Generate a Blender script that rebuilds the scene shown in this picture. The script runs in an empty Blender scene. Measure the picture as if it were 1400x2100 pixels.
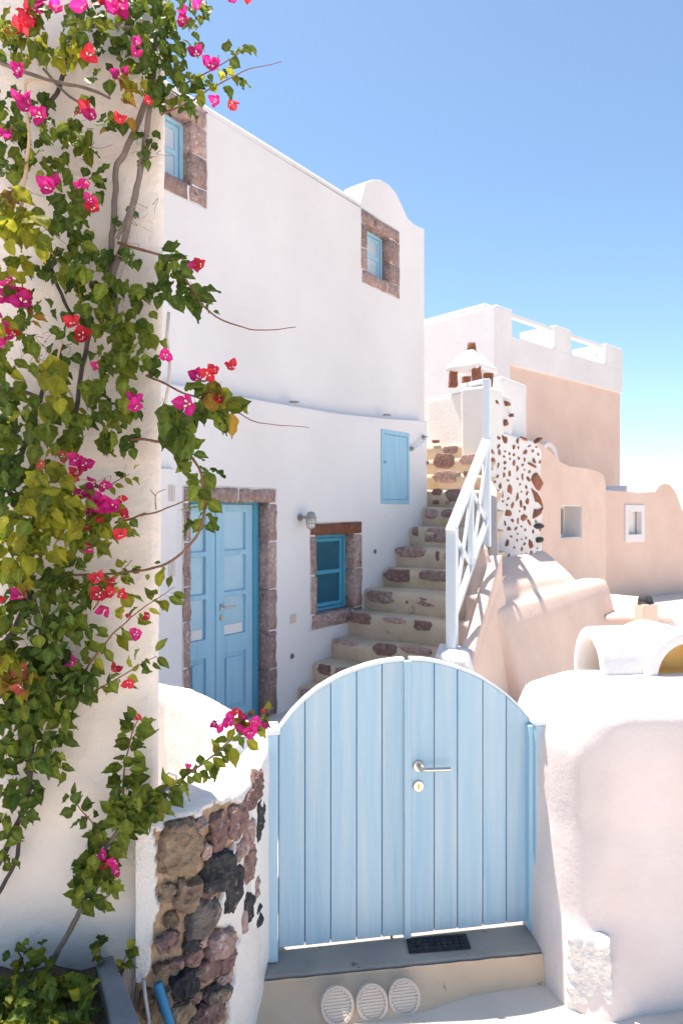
import bpy, bmesh, math, random
from mathutils import Vector as V, Matrix, noise
from mathutils.geometry import tessellate_polygon

rng = random.Random(7)
scene = bpy.context.scene
col = scene.collection
# ------------------------------------------------------------------ camera
F, E = 1400.0, 1.8                       # focal length in photo pixels, eye height (yard floor = 0)
cam_d = bpy.data.cameras.new('camera'); cam = bpy.data.objects.new('camera', cam_d); col.objects.link(cam)
cam.location = (0, 0, E); cam.rotation_euler = (math.radians(90), 0, 0)
cam_d.sensor_fit = 'HORIZONTAL'; cam_d.sensor_width = 24; cam_d.lens = 24
cam_d.clip_start = 0.05; cam_d.clip_end = 3000
cam_d.dof.use_dof = True; cam_d.dof.focus_distance = 2.15; cam_d.dof.aperture_fstop = 5.6
scene.camera = cam
# ------------------------------------------------------------------ sky, sun, exposure
SUN_H = V((-0.77, 0.64)).normalized(); EL = math.radians(71.5)
SUN = V((SUN_H.x * math.cos(EL), SUN_H.y * math.cos(EL), math.sin(EL)))
world = bpy.data.worlds.new('World'); scene.world = world; world.use_nodes = True
wn = world.node_tree.nodes; wl = world.node_tree.links
bg = wn['Background']; sky = wn.new('ShaderNodeTexSky'); sky.sky_type = 'NISHITA'; sky.sun_disc = False
sky.sun_elevation = EL; sky.sun_rotation = math.atan2(SUN_H.x, SUN_H.y)
sky.altitude = 100; sky.air_density = 0.9; sky.dust_density = 0.5; sky.ozone_density = 1.2
tn = wn.new('ShaderNodeMixRGB'); tn.blend_type = 'MULTIPLY'; tn.inputs[0].default_value = 1; tn.inputs[2].default_value = (.86, 1.0, 1.03, 1)
wl.new(sky.outputs[0], tn.inputs[1]); wl.new(tn.outputs[0], bg.inputs[0]); bg.inputs[1].default_value = 0.112
sun_d = bpy.data.lights.new('sun', 'SUN'); sun_d.energy = 5.0; sun_d.angle = math.radians(0.53); sun_d.color = (1, 0.95, 0.89)
sun = bpy.data.objects.new('sun', sun_d); col.objects.link(sun); sun.location = (0, 0, 20)
sun.rotation_euler = SUN.to_track_quat('Z', 'Y').to_euler()
vs = scene.view_settings; vs.view_transform = 'Standard'; vs.look = 'None'; vs.gamma = 1; vs.exposure = 1.1; vs.use_curve_mapping = False
vs.use_white_balance = True; vs.white_balance_temperature = 7000; vs.white_balance_tint = 12
scene.cycles.max_bounces = 8; scene.cycles.diffuse_bounces = 6
scene.cycles.use_denoising = True

# ------------------------------------------------------------------ helpers
UP = V((0, 0, 1)); CAM = V((0, 0, E))
def ray(px, py): return V(((px - 700) / F, 1, -(py - 1050) / F))
def at(px, py, Y): return CAM + ray(px, py) * Y
class Frame:
    """an upright wall plane: origin, a = along, n = towards the viewer"""
    def __init__(s, O, a, n): s.O, s.a, s.n = V((O[0], O[1], 0)), V((a[0], a[1], 0)).normalized(), V((n[0], n[1], 0)).normalized()
    def pt(s, q, z, o=0): return s.O + s.a * q + s.n * o + UP * z
    def px(s, x, y, o=0):
        d = ray(x, y); k = ((s.O + s.n * o - CAM).dot(s.n)) / d.dot(s.n); p = CAM + d * k
        return ((p - s.O).dot(s.a), p.z)
    def poly(s, pts, o=0): return [s.px(x, y, o) for x, y in pts]
def tag(o, label=None, cat=None, group=None, kind=None):
    if cat and not kind: kind = 'thing'
    for k, v in (('label', label), ('category', cat), ('group', group), ('kind', kind)):
        if v: o[k] = v
    return o
def thing(name, label, cat, loc, group=None):
    o = bpy.data.objects.new(name, None); col.objects.link(o); o.location = loc; o.empty_display_size = .1
    return tag(o, label, cat, group)
PLOC = {}
def wloc(o):
    p = V(o.location)
    return p
def link(o, parent=None):
    col.objects.link(o)
    if parent is not None:
        o.parent = parent
        base = V((0, 0, 0)); q = parent
        while q is not None: base = base + V(q.location) if not q.parent else base; q = q.parent
        root = parent
        while root.parent: root = root.parent
        o.matrix_parent_inverse = Matrix.Translation(-V(root.location)) if parent == root else Matrix.Identity(4)
    return o
def mesh(name, verts, faces, mat=None, parent=None, smooth=False, bevel=0, seg=2):
    me = bpy.data.meshes.new(name); me.from_pydata([tuple(v) for v in verts], [], faces)
    bm = bmesh.new(); bm.from_mesh(me); bmesh.ops.recalc_face_normals(bm, faces=bm.faces); bm.to_mesh(me); bm.free()
    o = bpy.data.objects.new(name, me); link(o, parent)
    if mat: me.materials.append(mat)
    if smooth: me.polygons.foreach_set('use_smooth', [True] * len(me.polygons))
    if bevel:
        b = o.modifiers.new('bevel', 'BEVEL'); b.width = bevel; b.segments = seg; b.limit_method = 'ANGLE'; b.angle_limit = math.radians(35)
        me.polygons.foreach_set('use_smooth', [True] * len(me.polygons))
        w = o.modifiers.new('wn', 'WEIGHTED_NORMAL'); w.keep_sharp = False
    return o
class MB:
    def __init__(s): s.v, s.f = [], []
    def add(s, verts, faces):
        k = len(s.v); s.v += [V(v) for v in verts]; s.f += [tuple(i + k for i in f) for f in faces]; return s
    def hexa(s, b, t):        # bottom 4, top 4
        return s.add(list(b) + list(t), [(3, 2, 1, 0), (4, 5, 6, 7), (0, 1, 5, 4), (1, 2, 6, 5), (2, 3, 7, 6), (3, 0, 4, 7)])
    def box(s, fr, q0, q1, z0, z1, o0, o1):
        return s.hexa([fr.pt(q0, z0, o0), fr.pt(q1, z0, o0), fr.pt(q1, z0, o1), fr.pt(q0, z0, o1)],
                      [fr.pt(q0, z1, o0), fr.pt(q1, z1, o0), fr.pt(q1, z1, o1), fr.pt(q0, z1, o1)])
    def prism(s, fr, outer, o0, o1, holes=()):
        loops = [outer] + list(holes); flat = [p for l in loops for p in l]; n = len(flat)
        tris = tessellate_polygon([[V((p[0], p[1], 0)) for p in l] for l in loops]) if holes else [tuple(range(n))]
        fs = [tuple(t) for t in tris] + [tuple(i + n for i in reversed(t)) for t in tris]
        k = 0
        for l in loops:
            m = len(l)
            fs += [(k + i, k + (i + 1) % m, k + (i + 1) % m + n, k + i + n) for i in range(m)]
            k += m
        return s.add([fr.pt(p[0], p[1], o1) for p in flat] + [fr.pt(p[0], p[1], o0) for p in flat], fs)
    def tube(s, pts, r, n=8, cap=True):
        pts = [V(p) for p in pts]; rs = r if isinstance(r, (list, tuple)) else [r] * len(pts)
        k = len(s.v); prev = None
        for i, p in enumerate(pts):
            d = (pts[min(i + 1, len(pts) - 1)] - pts[max(i - 1, 0)]).normalized()
            if prev is None: x = d.orthogonal().normalized()
            else: x = (prev - d * prev.dot(d)); x = x.normalized() if x.length > 1e-5 else d.orthogonal().normalized()
            prev = x; y = d.cross(x)
            for j in range(n):
                a = 2 * math.pi * j / n; s.v.append(p + (x * math.cos(a) + y * math.sin(a)) * rs[i])
        for i in range(len(pts) - 1):
            for j in range(n):
                s.f.append((k + i * n + j, k + i * n + (j + 1) % n, k + (i + 1) * n + (j + 1) % n, k + (i + 1) * n + j))
        if cap:
            s.f.append(tuple(k + j for j in reversed(range(n)))); s.f.append(tuple(k + (len(pts) - 1) * n + j for j in range(n)))
        return s
    def lathe(s, c, axis, prof, n=20):      # prof: (radius, height along the axis)
        axis = V(axis).normalized(); x = axis.orthogonal().normalized(); y = axis.cross(x); k = len(s.v)
        for r, h in prof:
            for j in range(n):
                a = 2 * math.pi * j / n; s.v.append(V(c) + axis * h + (x * math.cos(a) + y * math.sin(a)) * max(r, 1e-4))
        for i in range(len(prof) - 1):
            for j in range(n): s.f.append((k + i * n + j, k + i * n + (j + 1) % n, k + (i + 1) * n + (j + 1) % n, k + (i + 1) * n + j))
        s.f.append(tuple(k + j for j in range(n))); s.f.append(tuple(k + (len(prof) - 1) * n + j for j in range(n)))
        return s
    def sweep(s, path, lo, hi, thick):      # an upright wall along a plan path
        for i in range(len(path) - 1):
            a, b = path[i], path[i + 1]
            def off(j):
                d = (V(path[min(j + 1, len(path) - 1)][:2]) - V(path[max(j - 1, 0)][:2])).normalized(); return V((-d.y, d.x, 0))
            na, nb = off(i) * thick, off(i + 1) * thick
            A, B = V((a[0], a[1], 0)), V((b[0], b[1], 0)); za, zb = (a[2], b[2]) if len(a) > 2 else (hi, hi)
            s.hexa([A + UP * lo, B + UP * lo, B + nb + UP * lo, A + na + UP * lo], [A + UP * za, B + UP * zb, B + nb + UP * zb, A + na + UP * za])
        return s
    def build(s, name, mat=None, parent=None, **k): return mesh(name, s.v, s.f, mat, parent, **k)
_tex = {}
def hard(scale):
    if ('h', scale) not in _tex:
        t = bpy.data.textures.new('chipped', 'CLOUDS'); t.noise_scale = scale; t.noise_depth = 2; t.noise_type = 'HARD_NOISE'; _tex[('h', scale)] = t
    return _tex[('h', scale)]
def clouds(scale):
    if scale not in _tex:
        t = bpy.data.textures.new('relief', 'CLOUDS'); t.noise_scale = scale; t.noise_depth = 3; _tex[scale] = t
    return _tex[scale]
def soften(o, voxel=.02, it=8, disp=0, dscale=.3):
    m = o.modifiers.new('remesh', 'REMESH'); m.mode = 'VOXEL'; m.voxel_size = voxel; m.use_smooth_shade = True
    m = o.modifiers.new('smooth', 'SMOOTH'); m.factor = .5; m.iterations = it
    if disp:
        m = o.modifiers.new('relief', 'DISPLACE'); m.texture = clouds(dscale); m.strength = disp; m.mid_level = .5; m.texture_coords = 'GLOBAL'
    return o
def relief(o, levels, disp, dscale):
    m = o.modifiers.new('sub', 'SUBSURF'); m.subdivision_type = 'SIMPLE'; m.levels = m.render_levels = levels
    m = o.modifiers.new('relief', 'DISPLACE'); m.texture = clouds(dscale); m.strength = disp; m.texture_coords = 'GLOBAL'
    return o

# ------------------------------------------------------------------ materials
def mat(name, c1, c2=None, scale=3, rough=.85, bump=0, bscale=40, fine=None, metal=0, spec=.3, stretch=None, detail=5, contrast=.5, tint=0, island=0):
    m = bpy.data.materials.new(name); m.use_nodes = True; nt = m.node_tree; N, L = nt.nodes, nt.links
    b = N['Principled BSDF']; b.inputs['Roughness'].default_value = rough; b.inputs['Metallic'].default_value = metal
    b.inputs['Specular IOR Level'].default_value = spec
    tc = N.new('ShaderNodeTexCoord'); mp = N.new('ShaderNodeMapping'); L.new(tc.outputs['Object'], mp.inputs[0])
    if stretch: mp.inputs['Scale'].default_value = stretch
    c = None
    if c2:
        n = N.new('ShaderNodeTexNoise'); n.inputs['Scale'].default_value = scale; n.inputs['Detail'].default_value = detail; L.new(mp.outputs[0], n.inputs['Vector'])
        r = N.new('ShaderNodeValToRGB'); r.color_ramp.elements[0].position = .5 - contrast / 2.6; r.color_ramp.elements[1].position = .5 + contrast / 2.6
        r.color_ramp.elements[0].color = (*c1, 1); r.color_ramp.elements[1].color = (*c2, 1); L.new(n.outputs['Fac'], r.inputs[0]); c = r.outputs[0]
    else:
        rgb = N.new('ShaderNodeRGB'); rgb.outputs[0].default_value = (*c1, 1); c = rgb.outputs[0]
    if fine:                                     # (colour, scale, threshold, softness): specks, stains or flakes
        for (fc, fs, th, sf) in fine:
            n2 = N.new('ShaderNodeTexNoise'); n2.inputs['Scale'].default_value = fs; n2.inputs['Detail'].default_value = 6; n2.inputs['Roughness'].default_value = .62
            L.new(mp.outputs[0], n2.inputs['Vector'])
            r2 = N.new('ShaderNodeMapRange'); r2.inputs[1].default_value = th; r2.inputs[2].default_value = th + sf; L.new(n2.outputs['Fac'], r2.inputs[0])
            mx = N.new('ShaderNodeMixRGB'); L.new(r2.outputs[0], mx.inputs[0]); L.new(c, mx.inputs[1]); mx.inputs[2].default_value = (*fc, 1); c = mx.outputs[0]
    if tint:
        oi = N.new('ShaderNodeObjectInfo'); hs = N.new('ShaderNodeHueSaturation'); mr = N.new('ShaderNodeMapRange')
        mr.inputs[3].default_value = 1 - tint; mr.inputs[4].default_value = 1 + tint
        L.new(oi.outputs['Random'], mr.inputs[0]); L.new(mr.outputs[0], hs.inputs['Value']); L.new(c, hs.inputs['Color']); c = hs.outputs[0]
    L.new(c, b.inputs['Base Color'])
    if bump:
        n3 = N.new('ShaderNodeTexNoise'); n3.inputs['Scale'].default_value = bscale; n3.inputs['Detail'].default_value = 8; n3.inputs['Roughness'].default_value = .6
        L.new(mp.outputs[0], n3.inputs['Vector'])
        bp = N.new('ShaderNodeBump'); bp.inputs['Strength'].default_value = bump; bp.inputs['Distance'].default_value = .02
        L.new(n3.outputs['Fac'], bp.inputs['Height']); L.new(bp.outputs[0], b.inputs['Normal'])
    return m
M = {}
M['white'] = mat('white_plaster', (.80, .785, .77), (.72, .70, .69), 2.2, .9, .35, 30, fine=[((.62, .59, .56), 9, .66, .12)])
M['white_house'] = mat('house_plaster', (.785, .76, .765), (.70, .672, .68), .9, .9, .25, 12, fine=[((.67, .64, .645), 2.6, .64, .2)])
M['wall_cream'] = mat('rough_cream_plaster', (.85, .77, .715), (.79, .70, .645), 3.5, .92, .5, 30, fine=[((.60, .53, .47), 14, .70, .1)])
M['white_rough'] = mat('rough_white_plaster', (.71, .64, .63), (.64, .565, .555), 3, .92, .16, 40, fine=[((.62, .56, .52), 5, .66, .15)])
M['white_lump'] = mat('crumbly_white_plaster', (.80, .78, .77), (.72, .69, .68), 14, .95, .7, 60)
M['pink'] = mat('pink_plaster', (.75, .575, .49), (.67, .505, .425), 2.0, .92, .3, 30, fine=[((.76, .60, .51), 5, .6, .2)])
M['pink_far'] = mat('pink_plaster_far', (.73, .55, .47), (.65, .48, .405), 1.2, .92, .25, 16, fine=[((.75, .58, .50), 3, .6, .2)])
M['blue'] = mat('pale_blue_paint', (.32, .535, .70), (.50, .625, .705), 3.5, .55, .2, 60, stretch=(7, 7, .35), contrast=.7, fine=[((.26, .50, .69), 5, .57, .2), ((.64, .67, .68), 13, .70, .03)], tint=.05)
M['blue_groove'] = mat('deep_blue_paint', (.05, .40, .66), (.07, .44, .68), 5, .5)
M['blue_door'] = mat('sky_blue_paint', (.28, .53, .70), (.36, .59, .73), 4, .5, .1, 60, stretch=(5, 5, .6))
M['blue_deep'] = mat('teal_blue_paint', (.07, .34, .50), (.09, .38, .54), 4, .5)
M['pane_blue'] = mat('light_blue_pane', (.33, .56, .70), (.41, .62, .74), 3, .2, spec=.5)  # opaque glossy light blue
M['pane_dark'] = mat('dark_window_pane', (.01, .10, .16), (.02, .14, .20), 3, .1, spec=.6)
M['pane_pale'] = mat('pale_window_pane', (.45, .55, .63), (.55, .62, .68), 4, .15, spec=.5)
M['rail'] = mat('white_blue_rail_paint', (.66, .74, .80), (.72, .77, .81), 4, .5)
M['stone'] = mat('brown_lava_stone', (.28, .175, .16), (.43, .31, .28), 16, .95, .9, 60, fine=[((.56, .46, .42), 34, .54, .12), ((.10, .065, .066), 9, .62, .1)], tint=.3)
M['stone_red'] = mat('rusty_red_stone', (.24, .085, .05), (.33, .14, .09), 14, .95, .8, 60, fine=[((.42, .30, .26), 40, .6, .1)], tint=.25)
M['stone_purple'] = mat('purple_lava_stone', (.21, .125, .115), (.32, .20, .18), 18, .95, 1.0, 70, fine=[((.48, .38, .33), 30, .57, .12)], tint=.2)
M['stone_black'] = mat('black_lava_stone', (.035, .036, .042), (.09, .09, .095), 22, .9, 1.0, 90, fine=[((.30, .26, .22), 40, .60, .1), ((.40, .29, .20), 9, .66, .06)], tint=.2)
M['stone_grey'] = mat('grey_lava_stone', (.10, .09, .088), (.21, .18, .16), 16, .95, 1.0, 70, fine=[((.46, .34, .24), 14, .56, .12)], tint=.2)
M['stone_tan'] = mat('tan_brown_stone', (.17, .115, .085), (.36, .27, .19), 13, .95, 1.0, 60, fine=[((.13, .07, .06), 10, .58, .12)], tint=.15)
M['mortar'] = mat('tan_mortar', (.60, .42, .285), (.47, .32, .21), 9, .97, 1.0, 55, fine=[((.68, .52, .38), 30, .58, .1)])
M['step'] = mat('beige_step_cement', (.62, .505, .385), (.51, .415, .315), 4, .9, .35, 40, fine=[((.50, .37, .17), 3.2, .58, .14), ((.34, .29, .23), 6, .62, .1)])
M['threshold'] = mat('grey_brown_cement', (.43, .37, .32), (.31, .285, .265), 5, .85, .3, 24, fine=[((.10, .10, .105), 8, .64, .05), ((.34, .27, .2), 4, .62, .12)])
M['riser'] = mat('tan_cement', (.68, .51, .37), (.58, .435, .315), 5, .88, .3, 24, fine=[((.22, .19, .17), 9, .64, .06)])
M['paving'] = mat('pale_cement_paving', (.74, .655, .57), (.65, .565, .49), 4, .9, .3, 24)
M['ground'] = mat('dry_ground', (.52, .44, .37), (.44, .37, .31), 1.5, .95)
M['vent'] = mat('cream_vent_plastic', (.66, .57, .49), (.58, .50, .44), 9, .5)
M['steel'] = mat('brushed_steel', (.62, .58, .53), None, rough=.28, metal=1)
M['steel_dull'] = mat('dull_grey_metal', (.38, .37, .36), (.3, .29, .28), 30, .45, metal=.7)
M['brass'] = mat('brass', (.55, .36, .08), None, rough=.3, metal=1)
M['black'] = mat('black_rubber', (.018, .022, .028), (.035, .04, .05), 30, .6)
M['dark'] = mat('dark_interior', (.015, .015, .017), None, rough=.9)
M['cable'] = mat('painted_cable', (.62, .57, .53), (.55, .5, .46), 8, .7)
M['grey_cable'] = mat('grey_cable', (.45, .44, .44), None, rough=.5)
M['conduit'] = mat('blue_conduit', (.03, .22, .42), None, rough=.45)
M['planter'] = mat('grey_cement_planter', (.27, .275, .285), (.21, .21, .22), 7, .9, .4, 30, fine=[((.5, .48, .46), 45, .69, .03)])
M['soil'] = mat('dark_soil', (.13, .095, .07), (.20, .155, .115), 30, 1, 1, 60)
M['ochre'] = mat('ochre_plaster', (.66, .40, .12), (.72, .52, .26), 6, .9, .3, 30)
M['glass'] = mat('lamp_glass', (.7, .68, .64), None, rough=.15, spec=.6)
M['cover'] = mat('beige_furniture_cover', (.50, .47, .43), (.42, .40, .37), 4, .9)
M['bark'] = mat('grey_bark', (.17, .135, .12), (.25, .205, .18), 30, .95, .9, 60, stretch=(1, 1, .3))
M['bark_dark'] = mat('dark_bark', (.075, .06, .058), (.13, .105, .10), 30, .95, .9, 60)
M['twig'] = mat('red_brown_twig', (.16, .075, .05), (.24, .13, .08), 30, .9)
M['straw'] = mat('dry_straw_stem', (.52, .36, .23), (.60, .45, .31), 20, .9)
def leafmat(name, c, vein, trans):
    m = bpy.data.materials.new(name); m.use_nodes = True; N, L = m.node_tree.nodes, m.node_tree.links
    b = N['Principled BSDF']; b.inputs['Roughness'].default_value = .55; b.inputs['Specular IOR Level'].default_value = .22
    at_ = N.new('ShaderNodeAttribute'); at_.attribute_name = 'rib'
    oi = N.new('ShaderNodeAttribute'); oi.attribute_name = 'hue'
    gi = N.new('ShaderNodeObjectInfo'); tx = N.new('ShaderNodeTexCoord')
    no = N.new('ShaderNodeTexNoise'); no.inputs['Scale'].default_value = 60; L.new(tx.outputs['Object'], no.inputs['Vector'])
    add = N.new('ShaderNodeMath'); add.operation = 'ADD'; L.new(oi.outputs['Fac'], add.inputs[0]); L.new(gi.outputs['Random'], add.inputs[1])
    fr = N.new('ShaderNodeMath'); fr.operation = 'FRACT'; L.new(add.outputs[0], fr.inputs[0])
    hs = N.new('ShaderNodeHueSaturation'); mr = N.new('ShaderNodeMapRange'); mr.inputs[3].default_value = .62; mr.inputs[4].default_value = 1.35
    L.new(fr.outputs[0], mr.inputs[0]); L.new(mr.outputs[0], hs.inputs['Value'])
    mx = N.new('ShaderNodeMixRGB'); mx.inputs[1].default_value = (*c, 1); mx.inputs[2].default_value = (*vein, 1); L.new(at_.outputs['Fac'], mx.inputs[0])
    m2 = N.new('ShaderNodeMixRGB'); m2.blend_type = 'MULTIPLY'; m2.inputs[0].default_value = .5; L.new(mx.outputs[0], m2.inputs[1]); L.new(no.outputs['Fac'], m2.inputs[2])
    L.new(m2.outputs[0], hs.inputs['Color']); L.new(hs.outputs[0], b.inputs['Base Color'])
    t = N.new('ShaderNodeBsdfTranslucent'); L.new(hs.outputs[0], t.inputs['Color'])
    ms = N.new('ShaderNodeMixShader'); ms.inputs[0].default_value = trans
    out = N['Material Output']; L.new(b.outputs[0], ms.inputs[1]); L.new(t.outputs[0], ms.inputs[2]); L.new(ms.outputs[0], out.inputs[0])
    return m
LEAF = {'d': leafmat('dark_green_leaf', (.075, .14, .022), (.20, .28, .05), .38), 'm': leafmat('green_leaf', (.17, .235, .022), (.34, .40, .07), .46),
        'y': leafmat('yellow_green_leaf', (.36, .38, .025), (.54, .50, .07), .52), 'o': leafmat('young_orange_leaf', (.46, .25, .03), (.52, .34, .08), .5)}  # natural leaf tones; yellow also carries the sunlit look of some crowns
PETAL = {'p': leafmat('magenta_bract', (.92, .02, .30), (.95, .10, .48), .5), 'r': leafmat('red_bract', (.90, .035, .06), (.92, .10, .16), .5)}
PETAL['c'] = leafmat('coral_bract', (.78, .13, .11), (.86, .25, .2), .45)
M['stamen'] = mat('cream_flower_tube', (.85, .78, .62), None, rough=.6)

# ------------------------------------------------------------------ frames of the place
ux, nx = (.6, .8), (.8, -.6)
H = Frame((-5.13, 0), ux, nx)                              # house front
VW = Frame((-.595, 2.25), (1, .0), (0, -1))               # wall with the vine
G = Frame((-.294, 2.71), (.986, .166), (.166, -.986))     # gate
R = Frame((.835, 2.865), (.986, .166), (.166, -.986))     # big white wall right of the gate

# ------------------------------------------------------------------ ground
def sheet(name, pts, mt, **k):
    o = mesh(name, pts, [tuple(range(len(pts)))], mt, **k); return tag(o, kind='structure')
sheet('ground', [(-900, -900, -.62), (900, -900, -.62), (900, 900, -.62), (-900, 900, -.62)], M['ground'])
yd = MB().add([(-4, 2.95, 0), (9, 4.4, 0), (12, 22, 0), (-4, 22, 0), (-4, 2.95, -.6), (9, 4.4, -.6), (12, 22, -.6), (-4, 22, -.6)],
              [(0, 1, 2, 3), (4, 5, 1, 0), (5, 6, 2, 1), (6, 7, 3, 2), (7, 4, 0, 3)])
tag(yd.build('yard_floor', M['paving']), kind='structure')
# pavement below the step, dropping a little towards the viewer
grid = MB(); nxg, nyg = 80, 80
for j in range(nyg + 1):
    for i in range(nxg + 1):
        x = -7 + 14 * i / nxg; y = -8 + 11.1 * j / nyg
        z = -.115 - .04 * max(0, 2.5 - y) + .012 * noise.noise(V((x * 3, y * 3, 0)))
        grid.v.append(V((x, y, z)))
for j in range(nyg):
    for i in range(nxg): k = j * (nxg + 1) + i; grid.f.append((k, k + 1, k + nxg + 2, k + nxg + 1))
tag(grid.build('pavement', M['paving'], smooth=True), kind='structure')

# ------------------------------------------------------------------ generic pieces
def block(name, fr, pts, o0, o1, mt, parent, seed=0, rough=.004, inset=.012, label=None):
    """a rough-cut stone: outline in the wall plane, worn edges, uneven face"""
    r = random.Random(seed); fine = []
    for i in range(len(pts)):
        a, b = V(pts[i]), V(pts[(i + 1) % len(pts)]); n = max(1, min(5, int((b - a).length / .06)))
        for k in range(n):
            p = a.lerp(b, k / n); fine.append((p.x + r.uniform(-rough, rough), p.y + r.uniform(-rough, rough)))
    cx = sum(p[0] for p in fine) / len(fine); cy = sum(p[1] for p in fine) / len(fine); m = len(fine); mb = MB()
    def ring(d, o, j=0):
        out = []
        for p in fine:
            q = V((p[0] - cx, p[1] - cy)); l = max(q.length, 1e-4); q = q * max(.2, 1 - d / l)
            out.append(fr.pt(cx + q.x, cy + q.y, o + r.uniform(-j, j)))
        return out
    vs_ = ring(0, o0) + ring(0, o1 - inset * .8, rough * .4) + ring(inset, o1, rough * .6) + [fr.pt(cx, cy, o1 + rough * .4)]
    fs = [tuple(range(m))]
    for q in (0, 1): fs += [(q * m + i, q * m + (i + 1) % m, (q + 1) * m + (i + 1) % m, (q + 1) * m + i) for i in range(m)]
    fs += [(2 * m + i, 2 * m + (i + 1) % m, 3 * m) for i in range(m)]
    o = mesh(name, vs_, fs, mt, parent, smooth=True)
    if label: o['label'] = label
    return o
def pebble(name, c, ax, ay, an, w, h, depth, mt, parent, seed, square=.0, n=11, sink=.03, rot=0, jit=.14):
    """an irregular stone set in a surface: centre, in-plane axes, outward normal"""
    r = random.Random(seed); an = V(an).normalized(); ring0 = []
    for i in range(n):
        a = 2 * math.pi * (i + r.uniform(-.25, .25)) / n; ca, sa = math.cos(a), math.sin(a)
        k = 1 / max(abs(ca), abs(sa)) if square else 1; k = 1 + (k - 1) * square
        k *= 1 + r.uniform(-jit, jit)
        x, y = ca * k * w / 2, sa * k * h / 2
        ring0.append((x * math.cos(rot) - y * math.sin(rot), x * math.sin(rot) + y * math.cos(rot)))
    mb = MB(); prof = [(1.0, -sink), (1.0, depth * .25), (.86, depth * .8), (.5, depth)]
    for sc, d in prof:
        for x, y in ring0: mb.v.append(V(c) + ax * x * sc + ay * y * sc + an * (d + (r.uniform(-.12, .12) * depth if d > 0 else 0)))
    mb.v.append(V(c) + an * depth * (1 + r.uniform(-.1, .1)))
    for q in range(3): mb.f += [(q * n + i, q * n + (i + 1) % n, (q + 1) * n + (i + 1) % n, (q + 1) * n + i) for i in range(n)]
    mb.f += [(3 * n + i, 3 * n + (i + 1) % n, 4 * n) for i in range(n)]
    return mesh(name, mb.v, mb.f, mt, parent, smooth=(depth > .015))
def rect(q0, z0, q1, z1): return [(q0, z0), (q1, z0), (q1, z1), (q0, z1)]

# ------------------------------------------------------------------ the white house
house = thing('house', 'two storey white plaster house with blue door and stone framed windows', 'house', H.pt(8, 0, -1.5))
UO = -.12                                                 # the upper storey stands back a little
s_end = H.px(877, 950)[0]
def PX(x, y, o=0): return H.px(x, y, o)
# openings
dL, dR = PX(376, 1200)[0], PX(567, 1200)[0]; dT = PX(470, 999)[1]
wL, wR = PX(637, 1100)[0], PX(742, 1100)[0]; wT, wB = PX(690, 1072)[1], PX(700, 1279)[1]
hL, hR = PX(782, 950)[0], PX(838, 950)[0]; hT, hB = PX(810, 885)[1], PX(810, 1032)[1]
ledge = [(4.6, 2.77), (6.2, 2.77), (7.4, 2.775), (8.6, 2.79), (9.5, 2.84), (s_end, 2.90)]
lower = MB().prism(H, [(4.6, -.3), (s_end, -.3)] + list(reversed(ledge)), -.36, 0, [rect(dL, -.28, dR, dT), rect(wL, wB, wR, wT), rect(hL, hB, hR, hT)])
lower.build('lower_wall', M['white_house'], house, bevel=.035, seg=4)
w2 = (PX(741, 500, UO)[0], 4.28, PX(819, 500, UO)[0], 5.06)
w1 = (PX(262, 300, UO)[0], 4.28, PX(424, 300, UO)[0], 5.06)
e2 = PX(870, 600, UO)[0]
humps = PX(738, 383, UO)[0]
outl = H.poly([(868, 468), (850, 460), (836, 447), (826, 424), (812, 395), (797, 377), (780, 368), (765, 367), (751, 373)], UO)
outl = [(e2, outl[0][1])] + outl[1:]
top = 5.07
up = MB().prism(H, [(4.6, 2.6), (e2, 2.6)] + outl + [(humps, top), (4.6, top)], UO - .3, UO, [rect(*w1), rect(*w2)])
up.build('upper_wall', M['white_house'], house, bevel=.03, seg=3)
rf = MB(); prof = [(UO, top - .002)] + [(UO - .30 * (1 - math.cos(a)), top + .155 * math.sin(a)) for a in [math.radians(10 * k) for k in range(1, 10)]] + [(UO - 3.5, top + .16), (UO - 3.5, 2.0), (UO - .32, 2.0), (UO - .32, top - .002)]
n = len(prof); rf.v = [H.pt(4.6, z, o) for o, z in prof] + [H.pt(humps + .06, z, o) for o, z in prof]
rf.f = [(i, (i + 1) % n, (i + 1) % n + n, i + n) for i in range(n)] + [tuple(range(n)), tuple(range(n, 2 * n))]
rf.build('roof', M['white_house'], house, smooth=True)
vb = MB().prism(H, [(humps + .06, 2.0), (e2 - .02, 2.0)] + [(min(q, e2 - .02), z - .03) for q, z in outl] + [(humps + .06, top)], UO - 3.4, UO - .301)
vb.build('vault', M['white_house'], house, smooth=False)
MB().box(H, 4.6, s_end - .03, -.3, 2.6, -3.5, -.42).build('core', M['dark'], house)  # unseen solid fill of the house, put in to block light

def leaf_panel(fr, q0, q1, z0, z1, o, holes, mt, parent, name='leaf', th=.045):
    return MB().prism(fr, rect(q0, z0, q1, z1), o - th, o, [rect(*h) for h in holes]).build(name, mt, parent, bevel=.005, seg=2)
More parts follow.
